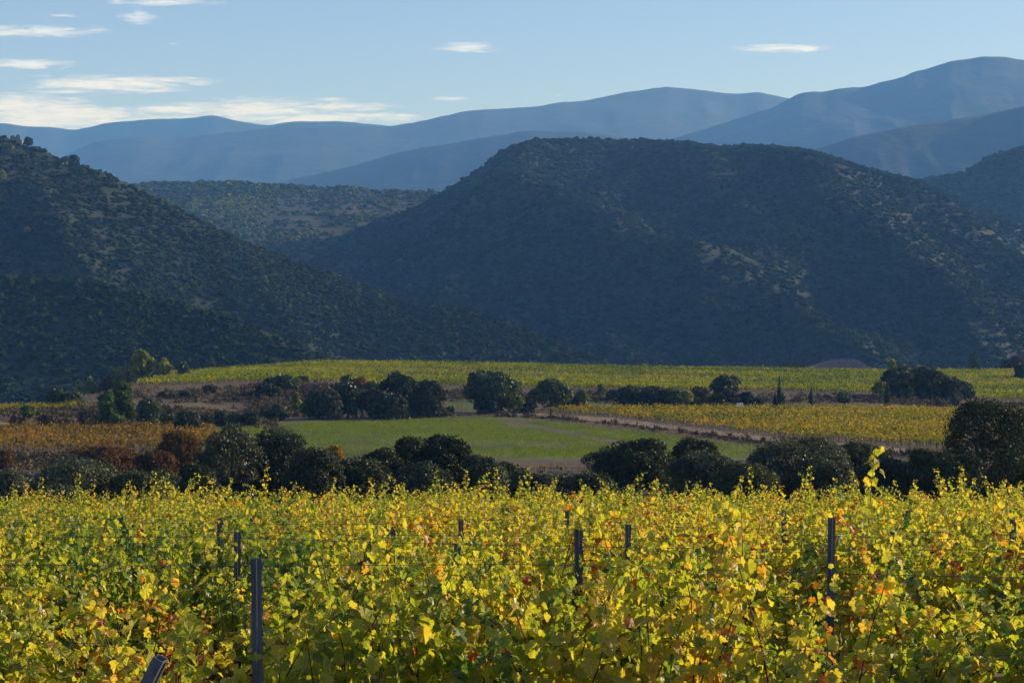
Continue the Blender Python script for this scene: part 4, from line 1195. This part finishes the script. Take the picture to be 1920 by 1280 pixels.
# ------------------------------------------------------------------ near vineyard
LEAF_HALF = [(0.0, 0.06), (.13, -.12), (.33, -.09), (.47, .08), (.46, .24), (.56, .36), (.58, .54), (.48, .64), (.37, .65), (.31, .82), (.15, .90), (0.0, 1.02)]


def leaf_template(hi=True):
    half = LEAF_HALF if hi else [(0, .06), (.40, 0.0), (.58, .5), (.28, .72), (0, 1.0)]
    pts = half + [(-x, y) for x, y in reversed(half[1:-1])]
    V = np.array([(0, .36)] + pts)
    n = len(pts)
    Fs = np.array([(0, 1 + i, 1 + (i + 1) % n) for i in range(n)])
    return V, Fs


LT_HI, LT_LO = leaf_template(True), leaf_template(False)


def place_leaves(tmpl, P, Nrm, tip, size, rg):
    V0, F0 = tmpl
    n = len(P)
    Nrm = Nrm / (np.linalg.norm(Nrm, axis=1)[:, None] + 1e-9)
    tip = tip - (tip * Nrm).sum(1)[:, None] * Nrm
    tip /= np.linalg.norm(tip, axis=1)[:, None] + 1e-9
    X = np.cross(tip, Nrm)
    fold = rg.normal(.16, .22, (n, 1)); curl = rg.normal(-.22, .25, (n, 1)); tw = rg.normal(0, .25, (n, 1))
    x = V0[None, :, 0] * rg.uniform(.85, 1.15, (n, 1)); y = V0[None, :, 1] * rg.uniform(.9, 1.1, (n, 1))
    rip = .05 * np.sin(np.arange(len(V0)) * 2.1)[None] * rg.uniform(.3, 1.6, (n, 1))
    z = fold * np.abs(x) + curl * y * y + tw * x * y + rip
    V = P[:, None, :] + size[:, None, None] * (x[..., None] * X[:, None] + y[..., None] * tip[:, None] + z[..., None] * Nrm[:, None])
    Q = (F0[None] + (np.arange(n) * len(V0))[:, None, None]).reshape(-1, 3)
    return V.reshape(-1, 3), Q, len(V0)


def vine_meshes(seed, hi=True, nshoot=13, up=(.15, .45), tall=None, lscale=1.0, tmean=.46, tsd=.15, lat=.75):
    rg = np.random.default_rng(seed)
    b = Bag()
    # trunk and cordon arms
    z = np.linspace(-.15, .68, 7)
    tp = np.stack([np.cumsum(rg.normal(0, .018, 7)), np.cumsum(rg.normal(0, .018, 7)), z], -1)
    b.add(*tube(tp, np.linspace(.038, .024, 7) * rg.uniform(.85, 1.2, 7), 7))
    for s in (-1, 1):
        xs = np.linspace(0, .5, 6) * s
        cp = np.stack([tp[-1, 0] + xs, tp[-1, 1] + rg.normal(0, .012, 6), .68 + .05 * np.sin(np.abs(xs) * 5) + rg.normal(0, .008, 6)], -1)
        b.add(*tube(cp, np.linspace(.022, .012, 6), 6))
    LP, LN, LTp, LS, LTt = [], [], [], [], []
    shoots = [(rg.uniform(-.55, .55), rg.uniform(.75, 1.22) + (rg.uniform(*up) if q < 2 else 0), False) for q in range(nshoot)]
    if tall: shoots.append((tall[0], tall[1], True))
    for sx, ln, is_tall in shoots:
        p = np.array([sx, rg.normal(0, .05), .72])
        d = np.array([rg.normal(0, .22), rg.normal(0, .2), 1.0]) if not is_tall else np.array([0.0, 0, 1.0])
        stp = .062; n = int(ln / stp)
        pts = [p.copy()]
        ts = rg.normal(tmean, tsd * .65)
        side = 1
        spread = rg.normal(0, .05, 2) if not is_tall else np.zeros(2)
        for i in range(n):
            d = d / np.linalg.norm(d)
            f = i / n
            d = d + np.array([rg.normal(0, .09) + spread[0], rg.normal(0, .09) + spread[1], .06 - .16 * max(0, f - .6)]) * (.12 if is_tall else 1)
            d[1] -= .10 * p[1]
            p = p + d / np.linalg.norm(d) * stp
            pts.append(p.copy())
            if is_tall and f < .40: continue
            k = 1 + (rg.uniform() < lat) + (rg.uniform() < lat) + (rg.uniform() < lat * .8) + (rg.uniform() < lat * .6)
            if is_tall: k = 2
            for q in range(k):
                out = np.array([rg.normal(0, .7), side * rg.uniform(.3, 1.0), rg.normal(.1, .35)])
                out /= np.linalg.norm(out)
                r = rg.uniform(.03, .08) if q == 0 else rg.uniform(.05, .22)
                if is_tall or f > .7: r = rg.uniform(.02, .07)
                lp = p + out * r
                s = rg.uniform(.050, .096) * (1 - .55 * max(0, f - .55) / .45) * (1 if q == 0 else rg.uniform(.45, .95)) * lscale
                if is_tall: s = .095 * (1.0 - .35 * f)
                LP.append(lp); LS.append(s)
                LN.append(out * .8 + np.array([0, 0, .45]) + rg.normal(0, .45, 3))
                LTp.append(np.array([out[0] * .4, out[1] * .4, -.8]) + rg.normal(0, .4, 3))
                LTt.append(rg.uniform(.74, .98) if rg.uniform() < .013 else ts + rg.normal(0, tsd * .7) + .06 * (f - .5))
                side = -side
        b.add(*tube(np.array(pts), np.linspace(.0052, .0018, len(pts)) * (1.15 if is_tall else 1), 4))
    LP = np.array(LP)
    V, Q, k = place_leaves(LT_HI if hi else LT_LO, LP, np.array(LN), np.array(LTp), np.array(LS), rg)
    tt = np.repeat(np.clip(LTt, 0, 1), k).reshape(-1, k)
    tt[:, 1:] = np.clip(tt[:, 1:] + .06 * np.abs(np.random.default_rng(seed + 5).normal(0, 1, tt[:, 1:].shape)), 0, 1)   # margins turn first
    leaves = mesh('foliage', V, [Q], MT['vine'], False, tt.ravel())
    wood = b.build('trunk', MT['cane'], True)
    return wood, leaves


GV = 'grapevines of the near vineyard'
hi_set = [vine_meshes(100 + i, True, 15, up=(.05, .28), tsd=.15, lat=.9, lscale=1.02) for i in range(9)]
lo_set = [vine_meshes(200 + i, False, 15, up=(.1, .62), lscale=1.0, lat=.9) for i in range(8)]
red_set = [vine_meshes(300 + i, True, 12, up=(0, .08), tmean=.66, tsd=.15, lscale=.9) for i in range(2)]
tall_vine = vine_meshes(400, True, 13, tall=(-.1, 1.62), tmean=.38)
tall_b = vine_meshes(401, True, 13, tall=(-.1, 1.36), tmean=.45)


def near_ground(x, y):
    return float(ground_z(np.array([x]), np.array([y]))[0])


def vine(meshes, x, y, rz, sc, shift, label):
    o = link('grapevine', None, None, (x, y, near_ground(x, y)))
    o.rotation_euler = (0, 0, rz)
    o.scale = sc
    tag(o, label, 'grapevine', GV)
    w = link('trunk', meshes[0], o); l = link('foliage', meshes[1], o)
    l.color = (shift, .5, .5, 1)
    return o


rv = np.random.default_rng(2024)
ROW0, ROWS, NROW = 9.3, 2.42, 17
rows = [ROW0 + ROWS * i for i in range(NROW)]
LBL = {0: 'leafy green and yellow grapevine of the first full row, around the dark post', 1: 'yellowing grapevine of the second or third row behind the tallest post', 2: 'golden autumn grapevine in the middle rows between the wires', 3: 'small golden grapevine of the last rows, against the dark trees'}
SPECIAL = {}
nv = 0
for i, y in enumerate(rows):
    half = .265 * y + .7
    x = -half + rv.uniform(0, .5)
    while x < half:
        jx, jy = x + rv.normal(0, .08), y + rv.normal(0, .05)
        px = CX + F * jx / jy
        zone = 0 if i == 0 else 1 if i <= 2 else 2 if i <= 8 else 3
        ms = hi_set[rv.integers(len(hi_set))] if i <= 7 else lo_set[rv.integers(len(lo_set))]
        sh = .5 + rv.normal(0, .06) + np.interp(y, [9, 14, 25, 48], [-.07, -.055, -.01, .02])
        sh += (vnoise(np.array([jx * .45 + 3]), np.array([jy * .45]), 77)[0] - .5) * .22
        lab = LBL[zone]
        low = any(abs(px - q) < 75 and i <= m for q, m in ((1085, 0), (1553, 1)))
        sc = rv.uniform(.88, 1.07) * (1 + .03 * np.clip((px - 960) / 960, -1, .4))
        if low: sc = .76
        scale = (rv.uniform(.95, 1.1) * (1 if rv.uniform() < .5 else -1), rv.uniform(.9, 1.1), sc)
        # patches the photo shows
        if i == 3 and abs(px - 1640) < F * .5 / y and 'shoot' not in SPECIAL:
            ms = tall_vine; jx = (1640 - CX) / F * jy; scale = (1, 1, 1.0); SPECIAL['shoot'] = 1; sh = .46
            lab = 'grapevine with one tall green shoot rising well above the others'
        elif i == 9 and abs(px - 1235) < F * .5 / y and 'shoot2' not in SPECIAL:
            ms = tall_b; jx = (1240 - CX) / F * jy; scale = (1, 1, 1.02); SPECIAL['shoot2'] = 1; sh = .48
            lab = 'back row grapevine whose pale shoot stands above its neighbours near the middle'
        elif i == 1 and abs(px - 380) < F * .5 / y and 'red1' not in SPECIAL:
            ms = red_set[0]; SPECIAL['red1'] = 1; sh = .47; lab = 'reddest grapevine, beside the darkest post of the second row'
        elif i == 0 and abs(px - 1520) < F * .5 / y and 'red2' not in SPECIAL:
            ms = red_set[1]; SPECIAL['red2'] = 1; sh = .40; lab = 'orange leaved grapevine low in the first row below wide post'
        vine(ms, jx, jy, rv.normal(0, .08), scale, float(np.clip(sh, .25, .72)), lab)
        nv += 1
        x += rv.uniform(.92, 1.06)
# a few low vines of the broken row by the leaning post
for x, y, s, lab in [(-1.72, 6.9, .80, 'low grapevine in front of the first row, at the frame corner'), (-1.15, 6.95, .70, 'low grapevine beside the leaning broken post')]:
    vine(hi_set[3 if s > .75 else 5], x, y, .2, (1, 1, s), .42, lab)

def lean_vine(seed):
    rg = np.random.default_rng(seed)
    n = 300
    P = np.stack([rg.uniform(-.55, .55, n), rg.normal(0, .17, n), rg.uniform(.62, 1.75, n)], -1)
    nn = np.stack([rg.normal(0, .6, n), rg.normal(0, .8, n), rg.normal(.4, .4, n)], -1)
    V, Q, k = place_leaves(LT_LO, P, nn, np.stack([rg.normal(0, .4, n), rg.normal(0, .4, n), np.full(n, -.8)], -1), rg.uniform(.075, .13, n), rg)
    return V, Q, np.repeat(np.clip(rg.normal(.5, .13, n), 0, 1), k)


lean = [lean_vine(700 + i) for i in range(4)]
b = Bag()
for i, y in enumerate(rows):
    half = .265 * y + 1.3
    for sgn in (-1, 1):
        for k in range(5):
            x = sgn * (half + .5 + k); V, Q, tt = lean[rv.integers(4)]
            b.add(V + (x, y, near_ground(x, y)), Q, tt)
            b.add(*tube([(x, y, near_ground(x, y) - .1), (x + .02, y, near_ground(x, y) + .4), (x, y, near_ground(x, y) + .8)], [.03, .026, .02], 5))
o = link('vineyard', b.build('vineyard', MT['vine'])); o.color = (.5, .5, .5, 1)
tag(o, 'vines of the near vineyard continuing past both frame edges', 'vineyard', kind='stuff')

# posts: folded steel profile with hook slots
def post_mesh(H, rg, notch=True):
    b = Bag()
    w, d, th = .022, .030, .003
    # hat profile as thin strips: back web, two sides, two lips
    strips = [((-w, 0), (w, 0)), ((-w, 0), (-w * .92, d)), ((w, 0), (w * .92, d)), ((-w * .92, d), (-w * .45, d * 1.08)), ((w * .92, d), (w * .45, d * 1.08))]
    for (x0, y0), (x1, y1) in strips:
        nx, ny = y1 - y0, -(x1 - x0); l = math.hypot(nx, ny); nx, ny = nx / l * th / 2, ny / l * th / 2
        A = np.array([(x0 + nx, y0 + ny), (x1 + nx, y1 + ny), (x1 - nx, y1 - ny), (x0 - nx, y0 - ny)])
        V = np.concatenate([np.c_[A, np.full(4, -.5)], np.c_[A, np.full(4, H)]])
        b.add(V, [[0, 1, 5, 4], [1, 2, 6, 5], [2, 3, 7, 6], [3, 0, 4, 7], [4, 5, 6, 7], [3, 2, 1, 0]])
    # stiffening rib on the web
    b.add(*tube([(0, -.003, -.3), (0, -.003, H * .5), (0, -.003, H - .004)], [.006] * 3, 6))
    hk = b
    for k in range(int(H / .1)):
        zz = H - .05 - k * .1
        for s in (-1, 1):
            hk.box((s * .0232 - .0015, .008, zz), (s * .0232 + .004 * s + .0015, .016, zz + .028))
    return b.build('vineyard_post', MT['steel'], False)


GP = 'steel posts of the near vineyard'
POSTS = [  # photo x, photo y of top, row distance, lean x, lean y, label
    (488, 1046, 9.25, R(-.6), 0, 'tallest dark steel post, fully visible in the first row'),
    (1085, 992, 12.0, 0, 0, 'grey steel post standing near the middle of the second row'),
    (1553, 970, 14.0, R(.8), 0, 'upright steel post near the vine with the tall shoot'),
    (445, 997, 14.1, 0, 0, 'dark post top just behind the tallest post'),
    (419, 971, 16.5, R(-1), 0, 'small post top next to the dark one, farther back'),
    (1178, 983, 16.4, 0, 0, 'thin grey post right behind the middle steel post'),
    (1900, 974, 16.6, 0, 0, 'grey post beside the frame edge'),
    (850, 1018, 14.2, R(1), 0, 'short dark post piece showing between leaves near the centre'),
    (864, 974, 18.9, 0, 0, 'slim post top left of the middle steel post'),
    (1470, 957, 21.3, 0, 0, 'small post top before the upright post, deep in the rows'),
    (1703, 957, 21.4, 0, 0, 'small post top on the far side of the tall shoot'),
    (1063, 957, 23.7, 0, 0, 'tiny post top above the middle steel post'),
    (226, 966, 21.3, 0, 0, 'tiny post top among golden leaves, farthest from the centre'),
    (952, 952, 26.0, 0, 0, 'faint tiny post in the back rows'),
    (736, 993, 18.9, 0, 0, 'thin hidden post among yellow leaves, between tallest and middle posts'),
]
for px, py, y, lx, ly, lab in POSTS:
    x = (px - CX) / F * y; gz = near_ground(x, y); H = zy(py, y) - gz
    yp = y - .34 if px in (488, 1085, 1553) else y
    H = zy(py, yp) - gz
    t = link('vineyard_post', post_mesh(H, rv), None, ((px - CX) / F * yp, yp, gz)); tag(t, lab, 'post', GP)
    t.rotation_euler = (ly, lx, R(4))
# leaning broken post close by
t = link('vineyard_post', post_mesh(1.1, rv)); tag(t, 'leaning broken steel post close to the camera, its top bent aside', 'post', GP)
yL = 5.6; top = Vector(((310 - CX) / F * yL, yL, zy(1238, yL))); ax = Vector((math.sin(R(27)), -.10, math.cos(R(27)))).normalized()
t.rotation_euler = ax.to_track_quat('Z', 'Y').to_euler()
t.location = top - ax * 1.1

# trellis wires
GW = 'trellis wires of the near vineyard'
WL = [(0, 1.66, 'topmost wire of the first row, tied to the tallest post'), (0, 1.30, 'lower wire of the first row'), (1, 1.70, 'topmost wire of the second row, through the middle post'), (1, 1.42, 'lower wire of the second row'),
      (2, 1.70, 'topmost wire of the third row, at the upright post'), (2, 1.58, 'second wire of the third row, just under its top wire'), (3, 1.72, 'topmost wire of the fourth row behind the upright post'), (4, 1.72, 'topmost wire of the fifth row'), (3, 1.60, 'second wire of the fourth row, just under its top wire')]
for i, hgt, lab in WL:
    y = rows[i] - .08
    half = .275 * y + 1
    xs = np.linspace(-half, half, 40)
    zz = ground_z(xs, np.full(40, y)) * 0 + near_ground(0, y) + hgt - .035 * np.abs(np.sin(xs * .55 + i)) - .012 * xs
    P = np.stack([xs, y + .01 * np.sin(xs * 2), zz], -1)
    V, Q = tube(P, np.full(40, .0016), 5)
    tag(link('trellis_wire', mesh('trellis_wire', V, [Q], MT['wire'], True)), lab, 'wire', GW)

# ------------------------------------------------------------------ haze: the air itself
mh, th_ = mat('haze_air')
pv = N(th_, 'ShaderNodeVolumePrincipled')
pv.inputs['Color'].default_value = HAZE_COLOR
pv.inputs['Density'].default_value = HAZE_DENSITY
pv.inputs['Absorption Color'].default_value = (1, 1, 1, 1)
pv.inputs['Anisotropy'].default_value = 0.0
oh = N(th_, 'ShaderNodeOutputMaterial')
th_.links.new(pv.outputs[0], oh.inputs['Volume'])
b = Bag()
b.box((-9000, -450, -220), (9000, 13500, 1480))
hz = link('haze', b.build('haze', mh))
tag(hz, 'thin blue air fading the far hills and mountains', kind='stuff')
print('vines', nv, 'trees', len(TREES))
